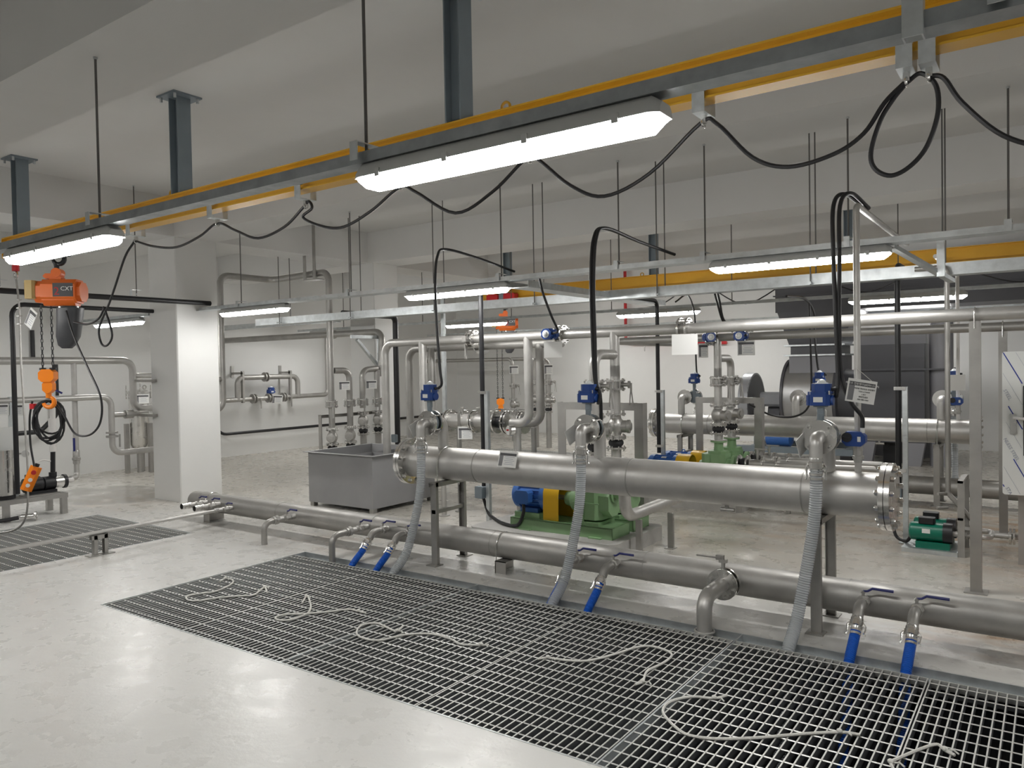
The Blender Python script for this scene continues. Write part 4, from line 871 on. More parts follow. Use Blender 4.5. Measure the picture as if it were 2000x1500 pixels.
th = TH('drop_pipe', 'upright grey pipe joining the corner loops down to the black pump', 'pipe', (LX, 4.54, .3)); th.p('tube', MB().pipe([(LX, 4.54, 1.76), (LX, 4.54, .36), (-9.62, 4.40, .36)], .031, fil=.06), 'stainless'); th.p('union', MB().lathe((LX, 4.54, .52), (0, 0, 1), [(0, .04), (.04, .04), (.045, .048), (.07, .048), (.08, .038), (.16, .038), (.17, .032)], 10), 'cast'); th.p('lever', MB().bb(LX+.05, LX+.065, 4.48, 4.50, .68, .84), 'blue_lever')
th = TH('filter_vessel', 'shiny stainless bag filter vessel with swing bolts on legs by the column', 'filter', (-12.2, 6.68, 0))
th.p('shell', MB().lathe((-12.2, 6.68, .38), (0, 0, 1), [(0, .06), (.03, .13), (.08, .15), (.9, .15)], 28), 'stainless_pol'); th.p('lid', MB().lathe((-12.2, 6.68, 1.28), (0, 0, 1), [(0, .19), (.035, .19), (.037, .16), (.06, .12), (.07, .05)], 28), 'stainless_pol')
for i in range(3):
    q = 2*PI*i/3+.4; th.p('leg', MB().bb(-12.2+.2*math.cos(q)-.03, -12.2+.2*math.cos(q)+.03, 6.68+.2*math.sin(q)-.03, 6.68+.2*math.sin(q)+.03, 0, .8), 'stainless_dull')
for i in range(6): q = 2*PI*i/6; th.p('swing_bolt', MB().cyl((-12.2+.18*math.cos(q), 6.68+.18*math.sin(q), 1.2), (-12.2+.18*math.cos(q), 6.68+.18*math.sin(q), 1.36), .012).ring((-12.2+.18*math.cos(q), 6.68+.18*math.sin(q), 1.385), (math.cos(q), math.sin(q), 0), .03, .007, 12, 6), 'stainless_pol')
th.p('gauge', MB().cyl((-12.18, 6.7, 1.35), (-12.18, 6.7, 1.45), .01).cyl((-12.16, 6.7, 1.49), (-12.12, 6.68, 1.49), .045, n=20), 'stainless_pol'); th.p('drain', MB().cyl((-12.2, 6.68, 0), (-12.2, 6.68, .4), .05), 'stainless_dull')
for z, d in ((1.53, 'upper'), (1.09, 'lower')): one('pipe_shelf', 'small steel shelf bracket on the column, the %s one' % d, 'bracket', MB().bb(-9.82, -9.30, 5.27, 5.335, z-.035, z), 'stainless_dull', 'column brackets')
# pump skid at the picture edge, long side along y
th = TH('skid_frame', 'welded grey skid frame under the black booster pump', 'frame', (-9.6, 3.5, 0)); sz = .235
for x in (-9.76, -9.40): th.p('rail', MB().bb(x-.03, x+.03, 2.3, 4.26, sz-.05, sz), 'stainless_dull')
for y in (4.23, 3.3): th.p('cross_rail', MB().bb(-9.73, -9.43, y-.03, y+.03, sz-.05, sz), 'stainless_dull')
for x in (-9.76, -9.40):
    for y in (4.22, 3.62, 2.6): th.p('leg', MB().bb(x-.03, x+.03, y-.03, y+.03, 0, sz-.05), 'stainless_dull')
th.p('upright', MB().bb(-9.68, -9.62, 3.78, 3.84, sz, 1.37), 'galv'); th.p('pump_bed', MB().bb(-9.73, -9.43, 3.85, 4.2, sz, sz+.012), 'stainless_dull')
PX, zc = -9.58, .35
th = TH('booster_pump', 'black horizontal booster pump with silver end on the skid', 'pump', (PX, 4.1, sz))
th.p('motor', MB().lathe((PX, 3.86, zc), (0, 1, 0), [(0, .05), (.015, .08), (.2, .083), (.21, .065), (.23, .065)], 22), 'black'); th.p('motor_fins', MB().bb(PX-.09, PX+.09, 3.90, 4.05, zc-.004, zc+.004).bb(PX-.004, PX+.004, 3.9, 4.05, zc-.09, zc+.09), 'black'); th.p('terminal_box', MB().cbox((PX, 3.96, zc+.095), (.1, .12, .05), .02), 'black'); th.p('pump_body', MB().lathe((PX, 4.08, zc), (0, 1, 0), [(0, .078), (.12, .078)], 22), 'black')
th.p('steel_stage', MB().cyl((PX, 4.2, zc), (PX, 4.30, zc), .068, n=22), 'stainless_pol'); th.p('end_cap', MB().cyl((PX, 4.30, zc), (PX, 4.33, zc), .082, n=22), 'black'); th.p('suction_stub', MB().cyl((PX, 4.33, zc), (PX-.02, 4.42, zc), .028), 'white_pvc'); th.p('feet', MB().bb(PX-.08, PX+.08, 3.92, 4.2, sz+.012, zc-.07), 'black')
th = TH('plastic_riser', 'white and black plastic pipe rising from the booster pump', 'pipe', (PX, 4.19, zc+.08))
th.p('black_pipe', MB().cyl((PX, 4.19, zc+.06), (PX, 4.20, .73), .026).cyl((PX, 4.19, zc+.07), (PX, 4.19, zc+.12), .042), 'black'); th.p('white_pipe', MB().cyl((PX, 4.20, .73), (PX, 4.22, 1.55), .029).cyl((PX, 4.20, .71), (PX, 4.20, .77), .04).cyl((PX, 4.2, .9), (PX, 4.2, 1.1), .04), 'white_pvc'); th.p('lever', MB().box((PX+.06, 4.24, 1.42), (.02, .12, .02), M.Rotation(-.5, 3, 'X')), 'blue_lever')
th = TH('membrane_vessel', 'tall shiny steel cylinder with a black foot at the picture edge', 'tank', (-9.6, 3.66, 0)); th.p('shell', MB().cyl((-9.55, 3.66, .27), (-9.55, 3.66, .78), .105, n=28), 'stainless_pol'); th.p('foot', MB().cyl((-9.55, 3.66, .235), (-9.55, 3.66, .28), .115, n=28), 'black'); th.p('top_panel', MB().box((-9.6, 3.68, .9), (.05, .22, .26)), 'film')
th = TH('small_gauge', 'small white dial gauge beside the booster pump', 'gauge', (-9.55, 3.9, .7)); th.p('dial', MB().cyl((-9.55, 3.90, .72), (-9.52, 3.88, .72), .04, n=20), 'paper'); th.p('stem', MB().cyl((-9.56, 3.90, .72), (-9.64, 3.83, .72), .008), 'cast')
one('plastic_tube', 'thin white tube curling over the booster pump', 'tube', MB().sweep(spline([(PX, 4.17, .6), (PX, 4.08, .62), (PX, 3.98, .56), (PX, 3.92, .44)], 8), .008, 8), 'white_pvc')
one('floor_conduit', 'black conduit dropping beside the skid upright', 'conduit', MB().pipe([(-9.35, 5.45, 2.395), (-9.35, 3.72, 2.395), (-9.35, 3.72, .3)], .026, fil=.13, n=12), 'black')
one('high_conduit', 'thick black conduit crossing in front of the column to the light channel', 'conduit', MB().cyl((-8.6, 1.6, 2.455), (-8.6, 5.66, 2.465), .03, n=14), 'black')
for y, d in ((4.72, 'beside the column'), (3.32, 'past the hoist')): rod(-8.6, y, 2.50, ZS, 'threaded rod holding the thick black conduit '+d)
one('low_conduit', 'black conduit along the wall behind the booster pump', 'conduit', MB().pipe([(-12.6, 2.5, .72), (-12.6, 5.35, .75), (-12.6, 5.6, 1.0), (-12.6, 5.6, 1.78)], .035, fil=.2, n=12), 'black')
one('drop_conduit', 'black conduit standing behind the hoist chain bag', 'conduit', MB().cyl((-12.76, 5.35, 1.86), (-12.76, 5.35, 2.3), .03), 'black')

# ---------------------------------------------------------------- electric chain hoist
HXX, HYY = -7.68, 3.45
def hook(mb, c, r, t, d=(1, 0, 0), flip=1):
    c = V(c); d = V(d); pts = []
    for i in range(14):
        a = math.radians(90-flip*i*20); pts.append(c+d*(r*math.cos(a))+V((0, 0, r*math.sin(a))))
    return mb.sweep(pts, [t*(.75+.35*math.sin(PI*i/13)) for i in range(14)], 10)
def chain(mb, x, y, z0, z1, pitch=.036, r=.0042):
    n = int((z1-z0)/pitch)
    for i in range(n):
        z = z0+pitch*(i+.5); L = pitch*.42; w_ = .009; P = []
        for j in range(10):
            a = 2*PI*j/10; u_ = w_*math.cos(a); v_ = L*math.sin(a)+(.006 if math.sin(a) > 0 else -.006)
            P.append(V((x+u_, y, z+v_)) if i % 2 else V((x, y+u_, z+v_)))
        mb.sweep(P, r, 5, closed=True)
    return mb
def hoist(x, y, d, chainz, pend):
    th = TH('chain_hoist', 'orange electric chain hoist with black chain bag '+d, 'hoist', (x, y, chainz-.3)); z = 2.385
    th.p('body', MB().cbox((x+.05, y, z+.005), (.30, .24, .22), .05, 'X').cbox((x+.21, y, z), (.05, .20, .18), .05, 'X').cyl((x-.13, y, z), (x-.08, y, z), .1, n=20), 'orange')
    th.p('body_flank', MB().cbox((x+.04, y, z-.06), (.28, .2, .14), .05, 'X'), 'orange'); th.p('gear_cover', MB().cbox((x-.13, y, z-.0), (.07, .23, .20), .05, 'X'), 'orange')
    cbx = th.p('control_box', MB().cbox((x-.19, y-.08, z+.015), (.09, .12, .17), .02), 'tan', label='tan control box'); th.p('label_plate', MB().bb(x-.237, x-.235, y-.12, y-.05, z-.05, z+.08), 'black', parent=cbx); th.p('indicator', MB().cyl((x-.238, y-.1, z+.075), (x-.241, y-.1, z+.075), .008), 'red', parent=cbx)
    pl = th.p('brand_plate', MB().bb(x+.01, x+.185, y-.124, y-.120, z-.05, z+.075), 'print_dark', label='dark brand plate')
    for tx, sz_, px_, pz_, mm in (('2', .105, .018, -.035, 'red'), ('CXT', .055, .078, .005, 'paper')):
        o = link('lettering', text_mesh(tx, sz_, mm), pl); o.location = (x+px_-th.loc.x, y-.1255-th.loc.y, z+pz_-th.loc.z); o.rotation_euler = (PI/2, 0, 0)
    th.p('suspension_yoke', MB().cbox((x+.0, y, z+.13), (.11, .09, .07), .03, 'Y').cyl((x+.01, y-.05, z+.18), (x+.01, y+.05, z+.18), .045, n=18).cbox((x-.06, y, z+.15), (.1, .07, .05), .02, 'Y'), 'orange')
    hk = th.p('top_hook', hook(MB().cyl((x, y, z+.2), (x, y, z+.27), .022), (x+.02, y, z+.315), .05, .02, (1, 0, 0)), 'black')
    th.p('safety_latch', MB().cyl((x-.025, y, z+.25), (x-.03, y, z+.35), .006), 'stainless_pol', parent=hk)
    bg = MB(); ring = []
    for zz, sx, sy, ox in ((z-.15, .11, .09, .02), (z-.28, .105, .085, .01), (z-.42, .098, .078, -.005), (z-.50, .07, .058, -.02), (z-.53, .04, .035, -.02)):
        ring.append([(x+.09+ox+sx*math.copysign(abs(math.cos(a))**.6, math.cos(a)), y+sy*math.copysign(abs(math.sin(a))**.6, math.sin(a)), zz) for a in [2*PI*j/20 for j in range(20)]])
    vs = [p_ for r_ in ring for p_ in r_]; fs = [(i*20+j, i*20+(j+1) % 20, (i+1)*20+(j+1) % 20, (i+1)*20+j) for i in range(4) for j in range(20)]+[tuple(80+j for j in range(20))]
    bg.add(vs, fs); th.p('chain_bag', bg, 'pvc_dark'); th.p('bag_strap', MB().bb(x+.01, x+.02, y-.01, y+.01, z-.2, z-.1).bb(x+.17, x+.18, y-.01, y+.01, z-.2, z-.1), 'stainless_pol')
    for dx, nm in ((-.15, 'load'), (-.06, 'load')): th.p('load_chain', chain(MB(), x+dx, y, chainz+.0, z-.1), 'black', kind='stuff')
    bx = x-.105
    bk = th.p('hook_block', MB().cbox((bx, y, chainz-.06), (.135, .1, .12), .03, 'Y').cbox((bx+.005, y, chainz-.165), (.09, .08, .12), .03, 'Y'), 'orange_bright')
    th.p('chain_guide', MB().cbox((bx-.045, y, chainz+.005), (.055, .06, .02), .02).cbox((bx+.045, y, chainz+.005), (.055, .06, .02), .02), 'black', parent=bk)
    th.p('bottom_hook', hook(MB().cyl((bx, y, chainz-.22), (bx, y, chainz-.27), .025), (bx, y, chainz-.31), .048, .02, (1, 0, 0)), 'orange_bright')
    th.p('trolley', MB().bb(x-.1, x+.1, y-.075, y-.06, 2.73, 2.93).bb(x-.1, x+.1, y+.06, y+.075, 2.73, 2.93).cyl((x, y-.09, 2.745), (x, y+.09, 2.745), .014).cyl((x-.05, y-.058, 2.85), (x-.05, y-.02, 2.85), .03).cyl((x+.05, y-.058, 2.85), (x+.05, y-.02, 2.85), .03), 'steel_grey')
    return th
hoist(HXX, HYY, 'hanging from the near monorail', 1.66, True).e.rotation_euler = (0, 0, .75)
hoist(-7.98, 11.09, 'hanging far away from the second monorail', 1.05, False).e.rotation_euler = (0, 0, .6)
for x, c in ((-8.45, 'outer one of the pair'), (-8.08, 'nearer the hoist of the pair')): one('end_trolley', 'red trolley box on the second monorail, '+c, 'trolley', MB().cbox((x+.3, 11.0, 2.82), (.24, .12, .16), .02, 'Y'), 'red', 'red trolleys')
# coiled control cable and pendant
cb = MB(); dv = V((.45, .89, 0)); cc = V((-7.86, 3.42, 1.17))
for i in range(6):
    rx, rz_ = .125+random.uniform(-.03, .035), .185+random.uniform(-.03, .03); off = V((.89, -.45, 0))*(.01*(i-3)); sk = random.uniform(-.25, .25); pts = []
    for j in range(22):
        a = PI/2+2*PI*j/22; pts.append(cc+off+dv*(rx*math.cos(a)+sk*.1*math.sin(a))+V((0, 0, .19-rz_+rz_*math.sin(a))))
    cb.sweep(pts, .0095, 7, closed=True)
cb.sweep(spline([(-7.80, 3.44, 1.36), (-7.62, 3.44, 1.24), (-7.40, 3.44, 1.06), (-7.12, 3.44, 1.06), (-6.93, 3.44, 1.18), (-6.91, 3.44, 1.40), (-7.12, 3.44, 1.66), (-7.36, 3.44, 1.95), (-7.50, 3.44, 2.2)], 8), .0095, 7)
cb.sweep(spline([(-7.96, 3.32, 1.36), (-7.98, 3.30, 1.2), (-7.98, 3.30, .95), (-7.94, 3.31, .74)], 8), .0095, 7)
one('control_cable', 'black control cable coiled over the hoist hook', 'cable', cb, 'black')
one('cable_tie', 'dark red tape wrapped round the coiled control cable', 'tape', MB().cbox((-7.97, 3.33, 1.31), (.06, .06, .05), .02), 'red')
th = TH('pendant_control', 'orange pendant control box hanging under the coiled cable', 'control', (-7.99, 3.30, .5)); rt_ = M.Rotation(1.1, 3, 'Z') @ M.Rotation(.4, 3, 'Y'); pc = V((-7.99, 3.30, .62))
b_ = MB().cbox((0, 0, 0), (.10, .07, .24), .03); b_.v = [rt_ @ v_+pc for v_ in b_.v]; th.p('case', b_, 'orange_bright')
for z_, mm, nm in ((.065, 'red', 'stop_button'), (-.01, 'paper', 'push_button'), (-.065, 'paper', 'push_button')):
    b_ = MB().cyl((0, -.03, z_), (0, -.05, z_), .022 if mm == 'red' else .018, n=14); b_.v = [rt_ @ v_+pc for v_ in b_.v]; th.p(nm, b_, mm)
b_ = MB().cyl((0, 0, .11), (0, 0, .15), .02); b_.v = [rt_ @ v_+pc for v_ in b_.v]; th.p('gland', b_, 'black')
fl = MB().sweep(spline([(-6.30, 3.45, 2.71), (-6.45, 3.45, 2.6), (-6.65, 3.46, 2.36), (-6.78, 3.47, 2.22), (-6.98, 3.48, 2.02), (-6.95, 3.48, 1.88), (-6.85, 3.48, 1.86), (-6.76, 3.48, 1.95), (-6.83, 3.47, 2.14), (-6.86, 3.46, 2.2)], 8), .0095, 7)
fl.sweep(spline([(-6.84, 3.46, 2.19), (-6.95, 3.46, 2.10), (-7.15, 3.46, 2.06), (-7.38, 3.45, 2.09)], 8), .0095, 7)
one('feed_cable', 'black feed cable looping from the festoon to the hoist', 'cable', fl, 'black')
th = TH('pull_wire', 'grey wire rope with shackle and clips dropping beside the hoist', 'rope', (-8.52, 3.45, 0)); th.p('wire', MB().sweep(spline([(-8.55, 3.45, 2.60), (-8.50, 3.45, 2.3), (-8.50, 3.45, 1.8), (-8.46, 3.45, 1.2), (-8.40, 3.44, .6), (-8.42, 3.42, .2), (-8.55, 3.35, .05), (-8.8, 3.2, .02)], 6), .010, 8), 'cast')
th.p('shackle', MB().ring((-8.55, 3.45, 2.62), (0, 1, 0), .035, .011, 14, 7), 'stainless_pol'); th.p('swivel', MB().cbox((-8.55, 3.45, 2.69), (.07, .06, .06), .02), 'red')
for z_ in (2.36, 2.28, 2.2, 2.12): th.p('wire_clip', MB().bb(-8.53, -8.47, 3.435, 3.465, z_, z_+.012), 'cast')
one('hose_connector', 'silver hose connector lying by the skid leg', 'coupling', MB().cyl((-9.28, 3.72, .045), (-9.2, 3.82, .05), .035, n=16).ring((-9.19, 3.83, .055), (.6, .75, 0), .04, .012, 14, 6), 'stainless_pol')
one('floor_hose', 'dark hose running along the floor beside the skid', 'hose', MB().sweep(spline([(-9.29, 3.70, .045), (-9.36, 3.55, .03), (-9.5, 3.2, .025), (-9.7, 2.7, .025)], 8), .022, 10), 'rubber')
# ================================================================ fan and scrubber
th = TH('exhaust_fan', 'large grey belt driven exhaust fan in front of the back wall', 'fan', (-3.3, 13.3, 0)); fy, fz = 13.35, 1.0
th.p('scroll_housing', MB().cyl((-3.62, fy, fz), (-2.86, fy, fz), .62, n=48), 'fan_steel'); th.p('housing_rim', MB().cyl((-3.66, fy, fz), (-3.62, fy, fz), .655, n=48), 'duct'); th.p('inlet_ring', MB().lathe((-2.86, fy, fz), (1, 0, 0), [(0, .62), (.05, .62), (.06, .5), (.2, .46), (.35, .44)], 40), 'duct')
th.p('outlet_throat', MB().bb(-3.55, -2.75, fy-.45, fy+.35, 1.3, 1.72), 'duct_light'); th.p('flex_collar', MB().bb(-3.53, -2.77, fy-.43, fy+.33, 1.72, 1.86), 'duct'); th.p('outlet_flange', MB().bb(-3.62, -2.68, fy-.52, fy+.42, 1.70, 1.725).bb(-3.62, -2.68, fy-.52, fy+.42, 1.86, 1.885), 'galv')
th.p('base_frame', MB().bb(-4.4, -2.56, fy-.6, fy-.5, .12, .22).bb(-4.4, -2.56, fy+.5, fy+.6, .12, .22).bb(-4.2, -4.1, fy-.5, fy+.5, .12, .22).bb(-2.7, -2.6, fy-.5, fy+.5, .12, .22), 'steel_grey')
for x in (-4.3, -2.66):
    for y in (-.55, .55): th.p('vibration_mount', MB().bb(x-.08, x+.08, fy+y-.08, fy+y+.08, 0, .12), 'rubber')
th.p('bearing_stand', MB().prism([(-.35, .2), (.35, .2), (.12, .85), (-.12, .85)], -4.0, -3.8, lambda a, b, h: V((h, fy+a, b))), 'duct'); th.p('bearing_stand', MB().prism([(-.06, .2), (.06, .2), (.04, .8), (-.04, .8)], -4.16, -4.1, lambda a, b, h: V((h, fy-.35+a, b))), 'guard_grey')
th.p('shaft_guard', MB().cbox((-3.86, fy-.12, fz-.02), (.46, .3, .24), .04, 'X'), 'guard_grey')
gd = th.p('belt_guard', MB().lathe((-4.36, fy-.12, .93), (1, 0, 0), [(0, .50), (.16, .50), (.162, .47), (.0, .468)], 40, caps=False), 'guard_grey')
sp = MB()
for i in range(5): a = 2*PI*i/5; sp.box((-4.28, fy-.12+.2*math.cos(a), .93+.2*math.sin(a)), (.04, .36, .05), M.Rotation(a, 3, 'X'))
sp.ring((-4.28, fy-.12, .93), (1, 0, 0), .4, .035, 28, 8); th.p('pulley', sp, 'red', parent=gd, label='dark red spoked pulley'); th.p('guard_back', MB().cyl((-4.205, fy-.12, .93), (-4.2, fy-.12, .93), .5, n=36), 'duct', parent=gd)
th.p('drive_motor', MB().lathe((-3.95, fy-.4, .34), (1, 0, 0), [(0, .08), (.03, .13), (.4, .13), (.43, .08)], 20), 'blue_motor')
th = TH('overhead_duct', 'huge dark grey plastic duct below the ceiling at the back', 'duct', (-1, 13.3, 2.4))
th.p('main_duct', MB().bb(-3.75, 4.0, 12.85, 13.75, 2.42, 2.98), 'duct'); th.p('seam_flange', MB().bb(-3.78, 4.0, 12.82, 13.78, 2.68, 2.70), 'duct'); tv = MB()
tv.add([(-3.55, fy-.45, 1.885), (-2.75, fy-.45, 1.885), (-2.75, fy+.35, 1.885), (-3.55, fy+.35, 1.885), (-3.72, 12.85, 2.42), (-2.5, 12.85, 2.42), (-2.5, 13.75, 2.42), (-3.72, 13.75, 2.42)], [(0, 1, 5, 4), (1, 2, 6, 5), (2, 3, 7, 6), (3, 0, 4, 7), (0, 3, 2, 1), (4, 5, 6, 7)]); th.p('transition', tv, 'duct')
th = TH('scrubber_box', 'dark grey plastic scrubber cabinet with a ledge beside the fan', 'scrubber', (-1.9, 13.4, 0))
th.p('tower', MB().bb(-2.5, -1.58, 12.9, 14.3, .35, 1.85), 'duct'); th.p('ledge', MB().bb(-2.55, -1.28, 12.82, 14.35, 1.45, 1.475), 'duct'); th.p('top_hood', MB().bb(-2.5, -1.58, 13.1, 14.2, 1.85, 2.12), 'duct_light'); th.p('pale_column', MB().cyl((-1.38, 13.1, 0), (-1.38, 13.1, 2.35), .16, n=24), 'duct_light')
for x, y in ((-2.4, 12.98), (-1.72, 12.98), (-2.4, 14.2), (-1.72, 14.2)): th.p('leg', MB().prism([(-.08, 0), (.08, 0), (.14, .35), (-.14, .35)], y-.08, y+.08, lambda a, b, h: V((x+a, h, b))), 'duct_light')
th.p('sump', MB().bb(-2.2, -1.85, 13.2, 14.0, 0, .35), 'black')
th = TH('fire_pipe', 'red fire pipe with small nozzles on the back wall', 'pipe', (-7, 15.45, 2.1)); th.p('tube', MB().pipe([(-7.8, 15.45, ZS), (-7.8, 15.45, 2.08), (-5.5, 15.45, 2.03)], .035, fil=.08, n=12), 'red')
for x in (-7.35, -6.4): th.p('nozzle', MB().cyl((x, 15.45, 1.9), (x, 15.45, 2.05), .014), 'cast')

# ---------------------------------------------------------------- chemical pumps, cabinet
for y, d in ((7.20, 'front'), (7.46, 'rear')):
    th = TH('dosing_pump', 'small dark green dosing pump with black box on top, %s of two' % d, 'pump', (-.85, y, 0), 'dark green dosing pumps')
    th.p('motor', MB().lathe((-1.0, y, .165), (1, 0, 0), [(0, .06), (.015, .075), (.25, .075)], 24), 'green_dark'); th.p('terminal_box', MB().cbox((-.87, y, .262), (.12, .09, .05), .012), 'black'); th.p('pump_head', MB().cyl((-.75, y, .165), (-.68, y, .165), .085, n=24), 'black'); th.p('outlet', MB().cyl((-.68, y, .165), (-.52, y, .165), .022).cyl((-.62, y, .165), (-.58, y, .165), .035, n=8), 'cast')
    th.p('foot', MB().bb(-.95, -.7, y-.06, y+.06, .035, .09), 'green_dark'); th.p('rating_plate', MB().bb(-.9, -.84, y-.0765, y-.06, .165, .2), 'paper')
one('pump_sled', 'low galvanised sled under the dark green dosing pumps', 'base', MB().bb(-1.05, -.64, 7.09, 7.13, 0, .035).bb(-1.05, -.64, 7.52, 7.56, 0, .035).bb(-1.05, -.64, 7.09, 7.56, .028, .036), 'galv')
th = TH('pipe_rack', 'narrow upright angle steel rack beside the dosing pumps', 'rack', (-.62, 7.35, 0))
for y in (7.10, 7.5): th.p('upright', MB().angle((-.64, y, 0), (-.64, y, .62), .05, .005, (1, 0, 0), (0, 1, 0)), 'stainless_dull')
for z in (.3, .6): th.p('rung', MB().bb(-.64, -.60, 7.1, 7.55, z, z+.02), 'stainless_dull')
th = TH('dosing_riser', 'slim steel riser pipe from the dosing pumps up to the tray', 'pipe', (-.70, 7.32, .2)); th.p('tube', MB().pipe([(-.55, 7.2, .3), (-.715, 7.2, .5), (-.715, 7.2, 2.36), (-.95, 7.2, 2.36)], .02, fil=.05, n=12), 'stainless_dull'); th.p('tap', MB().cyl((-.72, 7.2, .5), (-.78, 7.12, .5), .012).cyl((-.72, 7.2, .38), (-.79, 7.14, .38), .012), 'cast')
th = TH('dosing_header', 'small flanged pipe lying on the floor beside the dosing pumps', 'pipe', (-.4, 7.3, .12)); th.p('tube', MB().pipe([(-.52, 7.2, .165), (-.42, 7.2, .165), (-.42, 7.46, .165), (-.52, 7.46, .165)], .022, fil=.05).cyl((-.42, 7.33, .165), (-.2, 7.33, .165), .022), 'stainless'); th.p('flange', flange(flange(MB(), (-.29, 7.33, .165), (1, 0, 0), .065, .016), (-.265, 7.33, .165), (1, 0, 0), .065, .016), 'stainless_pol')
th = TH('control_cabinet', 'stainless control cabinet wrapped in striped protective film at the picture edge', 'cabinet', (0, 7., .57)); cx0, cx1, cy0, cy1, cz0, cz1 = -.323, .42, 6.9, 7.2, .568, 1.652
th.p('body', MB().bb(cx0+.01, cx1-.01, cy0+.02, cy1, cz0+.01, cz1-.01), 'stainless'); dr = th.p('door', MB().cbox(((cx0+cx1)/2, cy0+.01, (cz0+cz1)/2), (cx1-cx0, .02, cz1-cz0), .012, 'Y'), 'film')
th.p('window', MB().cbox((.06, cy0-.002, 1.13), (.5, .008, .62), .05, 'Y'), 'black', parent=dr)
th.p('handle', MB().bb(cx0+.05, cx0+.09, cy0-.012, cy0, 1.03, 1.18), 'stainless_pol', parent=dr); th.p('lever', MB().cyl((cx0+.07, cy0-.02, 1.155), (cx0+.36, cy0-.035, 1.12), .012), 'white_pvc', parent=dr)
for (xa, za, xb, zb, w_) in ((-.315, 1.645, -.195, 1.41, .007), (-.284, 1.24, -.195, 1.066, .007), (-.252, .84, -.14, .62, .007), (-.32, .642, -.312, .626, .007), (-.235, 1.645, -.12, 1.42, .0018), (-.318, 1.49, -.195, 1.25, .0018), (-.30, 1.12, -.20, .925, .0018), (-.315, .78, -.21, .575, .0018)):
    a_, b_ = V((xa, cy0-.0012, za)), V((xb, cy0-.0012, zb)); th.p('film_stripe', MB().box((a_+b_)/2, (w_, .001, (b_-a_).length), M.Rotation(-math.atan2(xb-xa, za-zb), 3, 'Y')), 'ink_blue' if w_ > .004 else 'ink_pale', parent=dr)
for x_, z_, tx in ((-.318, 1.36, 'STEEL'), (-.318, .99, 'NLESS STEEL'), (-.305, .618, 'STA')):
    o = link('lettering', text_mesh(tx, .034, 'ink_pale'), dr); o.location = (x_, cy0-.0018-7., z_-.57); o.rotation_euler = (PI/2, 1.098, 0)
for x in (-.2, .35): th.p('leg', MB().bb(x-.03, x+.03, 7.08, 7.14, 0, cz0+.01), 'stainless_dull')
one('fire_bottle', 'red fire extinguisher base at the picture edge', 'extinguisher', MB().lathe((.02, 6.75, 0), (0, 0, 1), [(0, .07), (.02, .085), (.4, .085), (.5, .03)], 20), 'red')

# ---------------------------------------------------------------- conduits and cables
def conduit(x, y, z0, z1, bend, label, sx=.055, strut=1.37, boxz=None, r=.024):
    th = TH('drop_conduit', label, 'conduit', (x, y, z0), 'black drop conduits')
    th.p('tube', MB().pipe([(x, y, z0), (x, y, z1)]+([bend] if bend else []), r, fil=.09, n=14), 'black')
    if strut:
        s_ = TH('strut_post', 'galvanised strut post clamped to the '+label, 'post', (x+sx, y, 0), 'strut posts')
        s_.p('channel', MB().chan((x+sx, y-.02, .006), (x+sx, y-.02, strut), .041, .041, .004, (1, 0, 0), (0, 1, 0)), 'galv'); s_.p('foot_plate', MB().bb(x+sx-.05, x+sx+.05, y-.05, y+.05, 0, .006), 'galv')
        for zz in (strut-.03, .62): s_.p('clamp', MB().bb(x-.03, x+sx+.01, y-.032, y-.024, zz, zz+.03), 'stainless_pol')
    if boxz: 
        b_ = TH('junction_box', 'grey junction box at the foot of the '+label, 'box', (x, y-.02, boxz), 'junction boxes'); b_.p('box', MB().cbox((x-.02, y-.03, boxz+.06), (.10, .07, .12), .008, 'Y'), 'steel_grey'); b_.p('lid', MB().cbox((x-.02, y-.068, boxz+.06), (.09, .008, .11), .008, 'Y'), 'steel_grey')
conduit(-4.66, 6.07, .40, 2.37, None, 'tall black conduit between the meter runs', boxz=.30)
conduit(-1.12, 7.45, .50, 2.44, (-1.12, 8.1, 2.44), 'tall black conduit behind the header end flange', boxz=.38)
conduit(-3.85, 8.45, .55, 2.36, (-3.85, 7.4, 2.36), 'black conduit beside the second header end', strut=1.3)
conduit(-8.12, 8.45, .01, 2.40, (-8.12, 7.4, 2.40), 'black conduit against the second column', strut=None, boxz=.5, r=.042)
one('motor_cable', 'black cable dropping from the junction box to the dosing pumps', 'cable', MB().sweep(spline([(-1.14, 7.42, .40), (-1.16, 7.41, .2), (-1.13, 7.36, .07), (-1.04, 7.28, .05), (-.99, 7.22, .12)], 8), .014, 8), 'black')
def cable(label, pts, r=.011): return one('cable', label, 'cable', MB().sweep(spline(pts, 8), r, 8), 'black', 'black cables')
cable('black cable arching from the light channel down to the actuator by the grey tank', [(-4.0, 5.72, 2.47), (-4.06, 5.25, 2.55), (-4.1, 4.88, 2.585), (-4.105, 4.78, 2.52), (-4.11, 4.75, 2.3), (-4.09, 4.74, 1.9), (-4.06, 4.73, 1.6), (-4.045, 4.73, 1.48), (-4.08, 4.73, 1.44)])
for k_ in (0, 1): cable('black cable arching down to the middle actuator, %s strand' % ('front', 'rear')[k_], [(-2.45, 5.72, 2.47), (-2.55, 5.3, 2.53), (-2.63+.012*k_, 4.9, 2.585), (-2.66+.02*k_, 4.79, 2.50), (-2.67+.022*k_, 4.76, 2.2), (-2.665+.02*k_, 4.76, 1.8), (-2.645+.01*k_, 4.75, 1.5), (-2.60, 4.74, 1.40), (-2.605, 4.72, 1.33) if k_ else (-2.62, 4.79, 1.15)], .0125)
